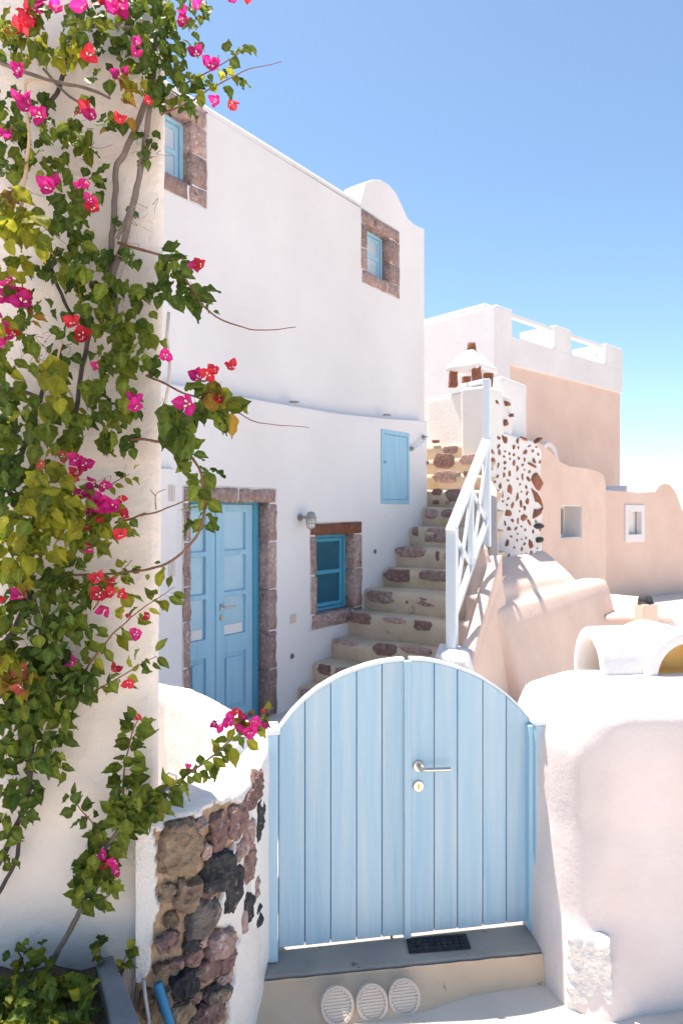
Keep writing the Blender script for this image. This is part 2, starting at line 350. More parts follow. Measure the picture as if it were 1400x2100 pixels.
# door
DO = -.105
door = MB().prism(H, [(PX(384, 1200, DO)[0], 0), (PX(384, 1200, DO)[0], PX(450, 1026, DO)[1]), (PX(531, 1200, DO)[0], PX(450, 1026, DO)[1]), (PX(531, 1200, DO)[0], 0)], DO - .09, DO - .005,
                  [rect(PX(388, 1200, DO)[0], .02, PX(521, 1200, DO)[0], PX(450, 1033, DO)[1])]).build('door', M['blue_deep'], house, bevel=.004)
door['label'] = 'sky blue double door with small panes'
def zrow(y, x, o=DO): return PX(x, y, o)[1]
for (a, b, pa, pb) in ((389, 444, 392, 424), (447, 520, 462, 506)):
    q0, q1, p0, p1 = [PX(t, 1200, DO)[0] for t in (a, b, pa, pb)]
    rows = [(zrow(1128, 480), zrow(1050, 480)), (zrow(1212, 480), zrow(1138, 480)), (zrow(1301, 480), zrow(1222, 480)), (.12, zrow(1338, 480))]
    leaf = leaf_panel(H, q0, q1, .03, zrow(1034, 470), DO - .012, [(p0, r[0], p1, r[1]) for r in rows], M['blue_door'], door, 'door_leaf')
    for i, r in enumerate(rows):
        if i < 3: MB().box(H, p0 - .01, p1 + .01, r[0] - .01, r[1] + .01, DO - .052, DO - .04).build('pane', M['pane_blue'], door)
        else:
            MB().box(H, p0 - .01, p1 + .01, r[0] - .01, r[1] + .01, DO - .052, DO - .035).build('panel', M['blue_door'], door)
            MB().prism(H, rect(p0 + .03, r[0] + .04, p1 - .03, r[1] - .04), DO - .036, DO - .018).build('panel', M['blue_door'], door, bevel=.012)
    z0 = rows[2][0]
    MB().box(H, p0 + .012, p1 - .03, z0 + .004, z0 + .085, DO - .039, DO - .03).build('paper_notice', M['white_house'], door)
MB().box(H, PX(443, 1200, DO)[0], PX(450, 1200, DO)[0], .03, zrow(1034, 470), DO - .014, DO + .002).build('cover_strip', M['blue_door'], door, bevel=.004)
def lever(fr, q, z, o, parent, L=.12, dirn=1, keyz=-.085, ek=.024, tilt=0, name='handle'):
    mb = MB(); c = fr.pt(q, z, o)
    mb.lathe(c, fr.n, [(ek, 0), (ek, .006), (ek * .9, .009), (ek * .45, .009), (ek * .4, .012)], 24)
    p = [fr.pt(q, z, o + .005), fr.pt(q, z, o + .035), fr.pt(q + dirn * .008, z, o + .045), fr.pt(q + dirn * .02, z - tilt * .02, o + .048), fr.pt(q + dirn * L, z - tilt * L, o + .048)]
    mb.tube(p, .0085, 12); h = mb.build(name, M['steel'], parent, smooth=True); sh(h)
    k = MB().lathe(fr.pt(q, z + keyz, o), fr.n, [(ek, 0), (ek, .006), (ek * .9, .009), (.002, .009)], 24).build('lock_plate', M['steel'], parent, smooth=True); sh(k)
    kk = MB().lathe(fr.pt(q, z + keyz + .004, o + .0095), fr.n, [(.006, 0), (.006, .0015), (.001, .0015)], 12)
    kk.box(fr, q - .0035, q + .0035, z + keyz - .012, z + keyz + .004, o + .0092, o + .011)
    kk.build('keyhole', M['brass'], parent)
def sh(o, ang=40):
    me = o.data; me.polygons.foreach_set('use_smooth', [True] * len(me.polygons)); me.update()
    me.set_sharp_from_angle(angle=math.radians(ang))
lever(H, PX(455, 1245, DO)[0], PX(455, 1245, DO)[1], DO, door, L=.11, keyz=-.09, ek=.022)
# stone surrounds: each stone a piece
def surround(parent, label, stones, o0, mt=None):
    i = 0
    for pts in stones:
        block('stone', H, pts, o0, .006 + rng.uniform(-.002, .006) + (0 if parent in ('x',) else 0), mt or M['stone'], parent, seed=rng.randint(0, 9999), rough=.006, inset=.014); i += 1
def split(q0, q1, z0, z1, n, gap=.012, r=rng):
    cuts = [z0]
    for k in range(1, n): cuts.append(z0 + (z1 - z0) * (k / n) + r.uniform(-.06, .06) * (z1 - z0) / n * 2)
    cuts.append(z1)
    return [rect(q0 + r.uniform(-.003, .003), cuts[k] + gap / 2, q1 + r.uniform(-.004, .004), cuts[k + 1] - gap / 2) for k in range(n)]
def mortar_fill(parent, q0, q1, z0, z1, iq0, iq1, iz0, iz1, fr_o, depth):
    MB().prism(H, rect(q0, z0, q1, z1), fr_o - depth, fr_o - .006, [rect(iq0, iz0, iq1, iz1)]).build('mortar_joint', M['white_house'], parent)
ds = tag(MB().prism(H, [(dL, -.02), (dL, dT), (dR, dT), (dR, -.02), (PX(549, 1200)[0] + .025, -.02), (PX(549, 1200)[0] + .025, zrow(1031, 470, 0) + .02), (PX(391, 1200)[0] - .02, zrow(1031, 470, 0) + .02), (PX(391, 1200)[0] - .02, -.02)],
                        -.2, -.004).build('door_surround', M['white_house'], house), 'speckled brown lava stone surround of the blue door')
jl = PX(391, 1200)[0]; jr = PX(549, 1200)[0]; lt = zrow(1031, 470, 0)
for p in split(dL + .004, jl, 0, lt, 6) + split(jr, dR - .004, 0, lt, 5) : block('stone', H, p, -.19, .008, M['stone'], ds, seed=rng.randint(0, 9999), rough=.007)
m_ = (dL * .45 + dR * .55)
block('stone', H, rect(dL + .004, lt + .004, m_, dT - .005), -.19, .01, M['stone'], ds, 5, .006); block('stone', H, rect(m_ + .012, lt + .004, dR - .015, dT - .008), -.19, .01, M['stone'], ds, 6, .008)
def stone_window(outer, inner, o, name, label, n_side, win):
    q0, z0, q1, z1 = outer; a, c, b, d = inner
    w = MB().prism(H, rect(q0, z0, q1, z1), o - .24, o - .004, [rect(a - .02, c - .02, b + .02, d + .02)]).build('window', M['white_house'], house); w['label'] = label
    g = .006
    for p in split(q0 + .004, a, c, d, n_side) + split(b, q1 - .004, c, d, n_side): block('stone', H, p, o - .23, o + .008, M['stone'], w, rng.randint(0, 9999), .006)
    mid = (a + b) / 2 + .1 * (b - a)
    block('stone', H, rect(q0 + .003, d + g, q1 - .012, z1 - .004), o - .23, o + .01, M[win.get('top', 'stone')], w, rng.randint(0, 9999), .007)
    block('stone', H, rect(q0 + .02, z0 + .004, b - .03, c - g), o - .23, o + .008, M['stone'], w, rng.randint(0, 9999), .007)
    block('stone', H, rect(b - .01, z0 + .004, q1 - .006, c - g), o - .23, o + .008, M['stone'], w, rng.randint(0, 9999), .007)
    fo = o - win['deep']; fm = M[win['frame']]
    MB().prism(H, rect(a - .002, c - .002, b + .002, d + .002), fo - .06, fo, [rect(a + .028, c + .028, b - .028, d - .028)]).build('frame', fm, w, bevel=.004)
    bars = win['bars']; cols = win.get('cols', 1); ia, ic, ib, id_ = a + .03, c + .03, b - .03, d - .03
    if win.get('ajar'):                       # casement swung inwards, hinged at the right side
        MB().box(H, a, b, c, d, fo - .30, fo - .28).build('dark_room', M['blue_deep'], w)
    m = (id_ - ic) / bars
    for k in range(cols):
        cw = (ib - ia) / cols; x0, x1 = ia + k * cw + .003, ia + (k + 1) * cw - .003
        hl = [(x0 + .035, ic + i * m + (.04 if i == 0 else .02), x1 - .035, ic + (i + 1) * m - (.04 if i == bars - 1 else .02)) for i in range(bars)]
        leaf_panel(H, x0, x1, ic + .003, id_ - .003, fo - .02, hl, M[win['leaf']], w, 'casement', .035)
        for h in hl: MB().box(H, h[0] - .008, h[2] + .008, h[1] - .008, h[3] + .008, fo - .047, fo - .037).build('pane', M[win['pane']], w)
    return w
iw = (PX(649, 1150)[0], PX(690, 1252)[1], PX(726, 1150)[0], PX(690, 1097)[1])
stone_window((wL, wB, wR, wT), iw, 0, 'window', 'small deep blue window beside the door in a reddish stone frame', 2, dict(deep=.11, frame='blue_deep', leaf='blue_deep', pane='pane_dark', bars=2, top='stone_red'))
stone_window(w2, (PX(752, 500, UO)[0], 4.42, PX(797, 500, UO)[0], 4.92), UO, 'window', 'upper blue window near the right end of the house', 2, dict(deep=.09, frame='blue_door', leaf='blue_door', pane='pane_pale', bars=2))
stone_window(w1, (PX(282, 300, UO)[0], 4.42, PX(391, 300, UO)[0], 4.92), UO, 'window', 'upper blue window half hidden by the vine wall', 2, dict(deep=.09, frame='blue_door', leaf='blue_door', pane='pane_pale', bars=2, cols=2))
# wall cupboard hatch
hat = MB().prism(H, rect(hL - .004, hB - .004, hR + .004, hT + .004), -.05, .008, [rect(hL + .035, hB + .04, hR - .03, hT - .04)]).build('hatch', M['blue_door'], house, bevel=.004)
hat['label'] = 'pale blue shuttered hatch in the wall'
MB().box(H, hL + .038, hR - .033, hB + .043, hT - .043, -.04, -.001).build('hatch_door', M['blue_door'], hat, bevel=.004)
MB().tube([H.pt(hL + .04, (hB + hT) / 2 + .05, .0), H.pt(hL + .05, (hB + hT) / 2 + .05, .03), H.pt(hL + .02, (hB + hT) / 2 + .03, .035)], .006).build('latch', M['blue_deep'], hat)
for (x, y) in ((605, 822), (795, 849)):
    q, z = PX(x, y, 0)
    MB().lathe(H.pt(q, z - .012, -.01), UP, [(.045, 0), (.05, .008), (.02, .012)], 16).build('drain_lip', M['steel_dull'], house)
# fittings on the house wall
def lamp():
    q, z = PX(617, 1063); t = thing('wall_lamp', 'grey caged bulkhead lamp on the wall above the small window', 'lamp', H.pt(q, z, 0))
    c = H.pt(q, z, .12)
    MB().tube([H.pt(q - .02, z + .01, 0), H.pt(q - .02, z + .01, .05), H.pt(q, z + .01, .12)], .012).build('arm', M['steel_dull'], t, smooth=True)
    sh(MB().lathe(H.pt(q - .02, z + .01, 0), H.n, [(.035, 0), (.035, .012), (.012, .018)], 16).build('wall_plate', M['steel_dull'], t))
    sh(MB().lathe(c, UP, [(.055, -.004), (.055, .006), (.043, .012), (.042, .035), (.032, .055), (.012, .064)], 20).build('cap', M['steel_dull'], t))
    g = MB().lathe(c, UP, [(.036, 0), (.038, -.04), (.032, -.075), (.016, -.092), (.002, -.096)], 16).build('glass', M['glass'], t, smooth=True)
    cg = MB()
    for k in range(4):
        a = math.pi * k / 4 + .3; d = V((math.cos(a), math.sin(a), 0))
        cg.tube([c + d * .045, c + d * .046 - UP * .05, c + d * .036 - UP * .085, c - UP * .105, c - d * .036 - UP * .085, c - d * .046 - UP * .05, c - d * .045], .0028, 5)
    cg.tube([c + V((math.cos(a), math.sin(a), 0)) * .047 - UP * .045 for a in [2 * math.pi * k / 16 for k in range(17)]], .0028, 5)
    cg.build('cage', M['steel_dull'], t)
lamp()
for (x, y, lab) in ((768, 1131, 'small round steel wall cap right of the small window'), (598, 1346, 'small round steel wall cap low beside the first stair'), (876, 949, 'tiny round wall cap at the house corner above the stairs')):
    q, z = PX(x, y); t = thing('round_vent', lab, 'vent', H.pt(q, z, 0), 'round caps in the house wall')
    sh(MB().lathe(H.pt(q, z, -.01), H.n, [(.026, 0), (.026, .018), (.02, .02), (.018, .014), (.002, .014)], 18).build('ring', M['steel_dull'], t))
    MB().box(H, q - .005, q + .005, z - .015, z + .015, .003, .007).build('cover', M['black'], t)
q, z = PX(600, 1269); t = thing('switch_plate', 'square cream switch plate on the wall right of the door', 'switch', H.pt(q, z, 0))
MB().box(H, q - .042, q + .042, z - .042, z + .042, -.004, .01).build('plate', M['vent'], t, bevel=.005)
MB().box(H, q - .026, q + .026, z - .028, z + .028, .009, .015).build('rocker', M['vent'], t, bevel=.003)
(q0, z0), (q1, z1) = PX(850, 920, .05), PX(874, 896, .05)
t = thing('grab_rail', 'short grey metal grab rail at the house corner', 'rail', H.pt(q0, z0, 0))
MB().tube([H.pt(q0 - .03, z0, .06), H.pt(q0, z0, .06), H.pt((q0 + q1) / 2, (z0 + z1) / 2 - .02, .06), H.pt(q1, z1, .06), H.pt(q1 + .01, z1, .06)], .014, 10).build('bar', M['rail'], t, smooth=True)
for (qq, zz) in ((q0, z0), (q1, z1)):
    sh(MB().lathe(H.pt(qq, zz, 0), H.n, [(.03, 0), (.03, .01), (.013, .014), (.013, .06)], 14).build('bracket', M['steel_dull'], t))
# white board shutter with hinges beside the vine wall
(q0, z0), (q1, z1) = PX(318, 1232, .06), PX(364, 962, .06)
t = thing('white_shutter', 'white painted board shutter folded against the house wall left of the door', 'shutter', H.pt(q0, z0, 0))
MB().box(H, q0, q1, z0, z1, .02, .06).build('board', M['white_house'], t, bevel=.006)
for yy in (1012, 1166):
    qq, zz = PX(352, yy, .062)
    hg = MB().box(H, qq - .03, qq - .004, zz - .06, zz + .06, .058, .066).box(H, qq + .004, qq + .03, zz - .06, zz + .06, .058, .066)
    hg.tube([H.pt(qq, zz - .06, .067), H.pt(qq, zz + .06, .067)], .007, 8).build('hinge', M['cable'], t)

# ------------------------------------------------------------------ staircase
stairs = thing('staircase', 'worn cement staircase with brown stones set in its risers along the house', 'stairs', H.pt(8, 0, .7))
noses = [(605, 1409), (636, 1360), (675, 1311), (709, 1256), (741, 1208), (781, 1165), (808, 1123), (836, 1081), (862, 1041)]
SK = [PX(x, y) for x, y in noses]
for k in range(5): SK.append((SK[8][0] + .28 * (k + 1), SK[8][1] + .213 * (k + 1)))
TR = [1.58, 1.5, 1.44, 1.40, 1.34, 1.25, 1.12, .98, .85, .72, .50, .37, .17, -.08]
riser = [Frame(H.pt(s, 0, 0), nx, (-.6, -.8)) for s, z in SK]      # along the riser = away from the house wall
STEPS = []
for k, (s, z) in enumerate(SK):
    z0 = SK[k - 1][1] - .12 if k else -.1
    s1 = SK[k + 1][0] + .12 if k < 13 else s + .6
    t0 = -.04 if s < s_end - .02 else -1.6
    t1 = TR[k]; n_ = 14; mb = MB(); r = random.Random(k)
    prof = [(.03, z0), (.012, z - .16), (.0, z - .06), (.006, z - .025), (.028, z - .004), (.06, z), (s1 - s, z + .003)]
    for i in range(n_ + 1):
        t_ = t0 + (t1 - t0) * i / n_
        w = .022 * noise.noise(V((t_ * 3, k * 3.1, 0))) - (.05 * max(0, 1 - i / 2) ** 2 if t0 > -.5 else 0) * -1
        rd = max(0, i - n_ + 1.5) / 1.5
        for (d, zz) in prof:
            dz = .012 * noise.noise(V((t_ * 4, k * 2.3, 5)))
            mb.v.append(riser[k].pt(t_, zz + dz - .04 * rd * (zz > z - .05), -(d + w + .06 * rd)))
    m = len(prof)
    for i in range(n_):
        for j in range(m - 1): mb.f.append((i * m + j, (i + 1) * m + j, (i + 1) * m + j + 1, i * m + j + 1))
    # closing underside and ends
    mb.f.append(tuple(range(m))); mb.f.append(tuple(n_ * m + j for j in range(m)))
    for i in range(n_): mb.f.append((i * m, (i + 1) * m, (i + 1) * m + m - 1, i * m + m - 1))
    o = mb.build('step', M['step'], stairs, smooth=True); sh(o, 50); STEPS.append(o)
for k, lst in enumerate([[(634, 1424, 38, 24)], [(664, 1374, 28, 24), (708, 1379, 44, 22)], [(707, 1319, 52, 17), (786, 1333, 50, 32), (852, 1334, 60, 24)],
    [(738, 1269, 46, 26), (808, 1273, 48, 16), (866, 1284, 38, 24)], [(782, 1225, 64, 31), (834, 1230, 10, 19), (875, 1235, 46, 25)], [(815, 1180, 55, 29), (889, 1181, 64, 25)],
    [(842, 1132, 62, 24), (897, 1140, 10, 20), (918, 1141, 18, 18)], [(851, 1090, 13, 19), (897, 1098, 58, 32)], [(882, 1054, 26, 21), (919, 1053, 31, 17)],
    [(895, 1009, 21, 14), (935, 1015, 44, 26), (893, 1030, 12, 8), (917, 1030, 10, 9)], [(914, 977, 56, 23), (957, 970, 16, 10)], [(909, 944, 43, 30), (961, 942, 38, 22)],
    [(923, 922, 33, 14), (892, 905, 14, 6)], [(895, 880, 32, 15), (927, 880, 27, 14)]]):
    for i, (x, y, w, h) in enumerate(lst):
        fr = riser[k]; (qa, za), (qb, zb) = fr.px(x - w / 2, y - h / 2), fr.px(x + w / 2, y + h / 2); qc, zc = fr.px(x, y)
        pebble('stone', fr.pt(qc, zc, -.004), fr.a, UP, fr.n, abs(qb - qa), abs(za - zb), .014, M['stone_purple' if (k + i) % 2 else 'stone'], STEPS[k], k * 10 + i, square=.6, n=14, jit=.12)
side = [riser[k].pt(TR[k] + .0, 0, -.05) for k in range(4, 14)]
MB().sweep([(p.x, p.y, SK[k + 4][1] + .0) for k, p in enumerate(side)], -.1, 1, -.09).build('side_wall', M['pink'], stairs, bevel=.015)
# pink stair flank with stepped edge
D0, D1 = V((.947, 5.85, 0)), V((1.465, 6.88, 0)); dd = (D1 - D0).normalized()
PF = Frame((D0.x, D0.y), (dd.x, dd.y), (dd.y, -dd.x))
fl = MB()
def flank_q(k):                       # where the nose line of step k reaches the flank
    A = riser[k].O; d = riser[k].a
    den = d.dot(PF.n); t_ = (PF.O - A).dot(PF.n) / den; p = A + d * t_; return (p - PF.O).dot(PF.a)
prof = []
for k in range(1, 10):
    q = flank_q(k); z = SK[k][1] + .02
    if k == 1: q = -.12; prof.append((q, -.2))
    else: prof.append((q, SK[k - 1][1] + .02))
    prof.append((q, z))
qe = PF.px(1034, 1250, .22)[0] - .05; qf = min(PF.px(1000, 1000)[0], qe - .3)
prof = [(q, z) for q, z in prof if q < qf + .05]; prof += [(qf + .12, prof[-1][1]), (qf + .25, 1.5), (qe, 1.2), (qe, -.2)]
fl.prism(PF, prof, -.06, .10)
fl.prism(PF, [(-.3, -.2), (-.22, .42), (.1, .72), (1.1, 1.50), (qf, 1.50 + .75 * (qf - 1.1)), (qf + .1, 1.42 + .72 * (qf - 1.1)), (qe + .05, 1.38), (qe + .05, -.2)], .07, .20)
fl.hexa([PF.pt(-.35, -.2, .15), PF.pt(qe + .04, -.2, .15), PF.pt(qe + .04, -.2, .40), PF.pt(-.3, -.2, .36)], [PF.pt(-.2, .42, .15), PF.pt(qe + .04, 1.15, .15), PF.pt(qe + .04, 1.15, .21), PF.pt(-.2, .42, .22)])
o = fl.build('stair_flank', M['pink']); soften(o, .022, 7); tag(o, 'pink plastered flank wall with stepped edge carrying the stair railing', 'wall')
# white rounded stair foot
cf = V((1.02, 5.62, 0))
o = MB().hexa([at(862, 1440, 5.75), at(985, 1440, 5.45), at(1000, 1425, 5.9), at(880, 1425, 6.1)], [at(893, 1340, 5.7), at(955, 1352, 5.5), at(962, 1326, 5.85), at(900, 1318, 6.05)]).build('white_mound', M['white'])
soften(o, .02, 7); tag(o, 'rounded white lump at the foot of the stair railing', 'mound')
# railing
rail = thing('stair_railing', 'white wooden stair railing with crossed bars and a tall upper post', 'railing', PF.pt(0, .66, 0))
def beam(a, b, w, h, name, mt=None, side=None):
    a, b = V(a), V(b); d = (b - a).normalized(); x = side or d.cross(UP); x = x.normalized() if x.length > .01 else V((1, 0, 0)); y = x.cross(d).normalized()
    mb = MB(); mb.hexa([a - x * w / 2 - y * h / 2, a + x * w / 2 - y * h / 2, a + x * w / 2 + y * h / 2, a - x * w / 2 + y * h / 2],
                       [b - x * w / 2 - y * h / 2, b + x * w / 2 - y * h / 2, b + x * w / 2 + y * h / 2, b - x * w / 2 + y * h / 2])
    return mb.build(name, mt or M['rail'], rail, bevel=.006)
L1 = (D1 - D0).length
pz = lambda q: 1.655 + .75 * q
MB().box(PF, -.04, .04, .60, 1.66, -.045, .045).build('post', M['rail'], rail, bevel=.006)
MB().box(PF, L1 - .035, L1 + .035, 1.45, 3.14, -.035, .035).build('post', M['rail'], rail, bevel=.006)
beam(PF.pt(-.05, pz(-.05) + .01), PF.pt(L1 + .0, pz(L1) + .01), .085, .05, 'handrail', side=PF.n)
beam(PF.pt(0, pz(0) - .80), PF.pt(L1, pz(L1) - .80), .05, .05, 'bottom_rail', side=PF.n)
beam(PF.pt(L1 / 2, pz(L1 / 2) - .80), PF.pt(L1 / 2, pz(L1 / 2)), .05, .05, 'baluster', side=PF.n)
for (a, b) in ((.03, L1 / 2), (L1 / 2, L1 - .03)):
    beam(PF.pt(a, pz(a) - .76, .012), PF.pt(b, pz(b) - .04, .012), .022, .05, 'cross_bar', side=PF.n)
    beam(PF.pt(a, pz(a) - .04, -.012), PF.pt(b, pz(b) - .76, -.012), .022, .05, 'cross_bar', side=PF.n)
beam(PF.pt(L1, 3.12), at(949, 791, 8.5), .06, .05, 'upper_rail')

# ------------------------------------------------------------------ chimney block and rubble wall beyond the stairs
CN = V((-.80, -.60, 0)); CA = V((.6, -.8, 0))
cc = at(990, 1050, 8.75); CF = Frame((cc.x, cc.y), (CA.x, CA.y), (CN.x, CN.y))
chim = thing('chimney', 'small white chimney with pyramid cap on four brown stone legs', 'chimney', CF.pt(-.4, 0, -.4))
zt = at(945, 797, 8.9).z
pa, pb_ = CF.pt(-1.05, 0, 0), CF.pt(0, 0, 0); uu = V((.6, .8, 0)) * .95
cb = MB().hexa([p + UP * -.1 for p in (pa, pb_, pb_ + uu, pa + uu)], [p + UP * zt for p in (pa, pb_, pb_ + uu, pa + uu)])
o = cb.build('base', M['white'], chim); soften(o, .03, 8)
c0 = CF.pt(-.47, 0, -.42); 
ctr = at(966, 1050, 9.25); 
for i, (x, y) in enumerate(((929, 768), (977, 772), (1001, 768), (956, 766))):
    Yd = (9.2, 8.98, 9.3, 9.52)[i]; p = at(x, 785, Yd); top_ = at(x, 752, Yd).z
    fr = Frame((p.x, p.y), (1, .12), (.12, -1))
    mb = MB(); w = .052
    for zz in (p.z - .06, p.z + .06, top_ + .0):
        for (a, b) in ((-1, -1), (1, -1), (1, 1), (-1, 1)): mb.v.append(fr.pt(a * w + rng.uniform(-.01, .01), zz, b * w + rng.uniform(-.01, .01)))
    for q in (0, 1): mb.f += [(q * 4 + j, q * 4 + (j + 1) % 4, (q + 1) * 4 + (j + 1) % 4, (q + 1) * 4 + j) for j in range(4)]
    mb.f += [(3, 2, 1, 0), (8, 9, 10, 11)]
    relief(mb.build('stone_leg', M['stone_red'], chim, bevel=.012), 2, .02, .05)
ct = at(966, 757, 9.25); tp = at(968, 716, 9.25); cap = MB()
axs = [at(913, 761, 9.2), at(978, 767, 8.9), at(1020, 763, 9.3), at(955, 760, 9.6)]
zc = axs[0].z
cap.v = [V((p.x, p.y, zc - .015)) for p in axs] + [V((p.x, p.y, zc + .05)) for p in axs]
cv = V((ct.x, ct.y, 0)); cap.v += [cv + (V((p.x, p.y, 0)) - cv) * .25 + UP * (tp.z - .02) for p in axs]
cap.f = [(3, 2, 1, 0), (0, 1, 5, 4), (1, 2, 6, 5), (2, 3, 7, 6), (3, 0, 4, 7), (4, 5, 9, 8), (5, 6, 10, 9), (6, 7, 11, 10), (7, 4, 8, 11), (8, 9, 10, 11)]
o = cap.build('cap', M['white'], chim); soften(o, .012, 4)
pebble('finial', V((ct.x, ct.y, tp.z - .03)), V((1, 0, 0)), V((0, 1, 0)), UP, .13, .13, .12, M['stone_red'], chim, 3, n=9)
# rubble wall (white with red chips), beyond the flank
RW = Frame((cc.x + .03, cc.y - .03), ux, nx)
rub = RW.poly([(994, 790), (1030, 800), (1034, 885), (1075, 898), (1100, 905), (1112, 925), (1108, 1000), (1113, 1060), (1108, 1100), (1114, 1128), (1095, 1145), (1030, 1175), (1000, 1200)])
rubble = thing('rubble_wall', 'white plastered rubble wall dotted with rusty red stones', 'wall', RW.pt(.5, 0, -.2))
o = MB().prism(RW, [(rub[-1][0], -.1)] + [] + list(reversed([(rub[-2][0] + 1.2, -.1)])) + [], -.3, -.29) if 0 else MB().prism(RW, rub, -.35, 0)
o = o.build('face', M['white'], rubble, bevel=.04, seg=3)
def inside(p, poly):
    c = False; j = len(poly) - 1
    for i in range(len(poly)):
        if (poly[i][1] > p[1]) != (poly[j][1] > p[1]) and p[0] < (poly[j][0] - poly[i][0]) * (p[1] - poly[i][1]) / (poly[j][1] - poly[i][1]) + poly[i][0]: c = not c
        j = i
    return c
region = [(1003, 940), (1025, 895), (1095, 910), (1108, 930), (1104, 1000), (1108, 1120), (1085, 1138), (1038, 1150), (1033, 1050), (1012, 985)]
chips = []; r = random.Random(11)
BIG = [(1099, 985, 22, 34), (1099, 1021, 22, 22), (1100, 1052, 20, 20), (1034, 901, 12, 18), (1077, 927, 10, 12), (1041, 1054, 14, 14), (1074, 1061, 12, 14), (1043, 1084, 9, 12), (1038, 1114, 8, 14), (1080, 1028, 7, 16), (1060, 1020, 6, 18), (1045, 1003, 10, 20), (1088, 1116, 10, 18), (1100, 905, 20, 7), (1075, 900, 10, 8), (1092, 955, 18, 6), (1084, 1072, 10, 10), (1094, 945, 8, 10), (1082, 982, 8, 10), (1038, 868, 6, 12), (1042, 828, 7, 8), (1018, 825, 6, 8), (1050, 852, 5, 7), (1008, 926, 8, 10), (1010, 945, 6, 12), (1022, 898, 6, 8)]
for b in BIG: chips.append(b)
for _ in range(4000):
    x, y = r.uniform(1000, 1110), r.uniform(890, 1150)
    if not inside((x, y), region): continue
    if all((x - c[0]) ** 2 / (c[2] / 2 + 8) ** 2 + (y - c[1]) ** 2 / (c[3] / 2 + 8) ** 2 > 1 for c in chips): chips.append((x, y, r.uniform(2, 6), r.choice([4, 6, 8, 13])))
for i, (x, y, w, h) in enumerate(chips):
    qa = RW.px(x - w / 2, y)[0]; qb = RW.px(x + w / 2, y)[0]; qc, zc2 = RW.px(x, y); zh = h * (RW.pt(qc, 0).y) / F
    pebble('stone', RW.pt(qc, zc2, -.006), RW.a, UP, RW.n, qb - qa, zh, .022 + .02 * (w > 15), M['stone_red'], rubble, i, n=7, jit=.45, rot=r.uniform(-.6, .6))
for (x, y, w, h) in ((1103, 1079, 24, 14), (1104, 1107, 18, 13)):
    qc, zc2 = RW.px(x, y); pebble('stone', RW.pt(qc, zc2, -.004), RW.a, UP, RW.n, .36 * w / 24, h * 9.5 / F, .05, M['stone_black'], rubble, x + y, n=10)
# white upright slab beside the chimney
q0, zb = RW.px(1031, 905, -.2); q1, zt2 = RW.px(1077, 786, -.2)
o = MB().box(RW, q0, q1 + .05, .6, zt2 - .02, -.5, -.2).build('parapet_slab', M['white']); soften(o, .03, 5); tag(o, 'white rounded parapet slab standing right of the chimney', 'parapet')

# ------------------------------------------------------------------ pink hump, pink walls
HB = at(1140, 1050, 7.9)
hump = MB()
HF = Frame((HB.x, HB.y), ux, nx)
def hx(x, y, o): return HF.px(x, y, o)
qa, qb = HF.px(1036, 1200)[0], HF.px(1228, 1200)[0]
zt_ = HF.px(1200, 1192)[1]
hump.box(HF, qa - .5, qb - .02, -.3, zt_, -.22, .12)
hump.hexa([HF.pt(qa - .4, -.3, .1), HF.pt(qb, -.3, .1), HF.pt(qb - .02, -.3, .42), HF.pt(qa - .4, -.3, .48)], [HF.pt(qa - .4, zt_ - .02, .1), HF.pt(qb, zt_ - .02, .1), HF.pt(qb - .06, zt_ - .12, .16), HF.pt(qa - .4, zt_ - .16, .18)])
hump.hexa([HF.pt(qa - .5, .5, .1), HF.pt(qb - .45, .5, .1), HF.pt(qb - .2, .5, -.5), HF.pt(qa - .1, .5, -.5)], [HF.pt(qa - .5, zt_ + .16, -.02), HF.pt(qb - 1.0, zt_ + .10, -.02), HF.pt(qb - .75, zt_ + .42, -.5), HF.pt(qa - .1, zt_ + .36, -.5)])
o = hump.build('rounded_bench', M['pink']); soften(o, .03, 34); tag(o, 'big rounded pink plaster hump below the rubble wall', 'plaster mass')
A = at(1108, 1050, 10.9); PW = Frame((A.x, A.y), (.66, .75), (.75, -.66))
pinkw = thing('pink_wall', 'pink garden wall with wavy top and a small ajar window', 'wall', PW.pt(1.2, 0, -.1))
tp_ = PW.poly([(1242, 1000), (1238, 975), (1226, 966), (1195, 960), (1168, 957), (1150, 948), (1130, 928), (1112, 912), (1098, 904)])
q_l = tp_[-1][0] - .02
wo = rect(*PW.px(1150, 1106), *PW.px(1193, 1036)); wo = [(wo[0][0], wo[0][1]), (wo[1][0], wo[0][1]), (wo[1][0], wo[2][1]), (wo[0][0], wo[2][1])]
o = MB().prism(PW, [(q_l, -.3), (tp_[0][0], -.3)] + tp_ + [(q_l, tp_[-1][1])], -.38, 0, [wo]).build('wall', M['pink'], pinkw, bevel=.05, seg=4)
q0, z0 = wo[0]; q1, z1 = wo[2]
MB().prism(PW, rect(q0 + .002, z0 + .002, q1 - .002, z1 - .002), -.37, -.012, [rect(q0 + .02, z0 + .02, q1 - .02, z1 - .02)]).build('window_reveal', M['white'], pinkw)  # white lining, the lit look of the reveal put into its colour
MB().box(PW, q0, q1, z0, z1, -.44, -.36).build('dark_backing', M['dark'], pinkw)  # near-black sheet, the darkness inside the opening put into its colour
wf = MB().prism(PW, rect(q0 + .02, z0 + .02, q1 - .02, z1 - .02), -.355, -.32, [rect(q0 + .05, z0 + .06, q1 - .05, z1 - .06)]).build('window_frame', M['white_house'], pinkw)
sash = Frame(PW.pt(q0 + .03, 0, -.31), (PW.a + PW.n * .35), (PW.n - PW.a * .35))
ss = MB().prism(sash, rect(0, z0 + .05, .2, z1 - .06), 0, .03, [rect(.03, z0 + .09, .165, z1 - .10)]).build('window_sash', M['white_house'], pinkw)
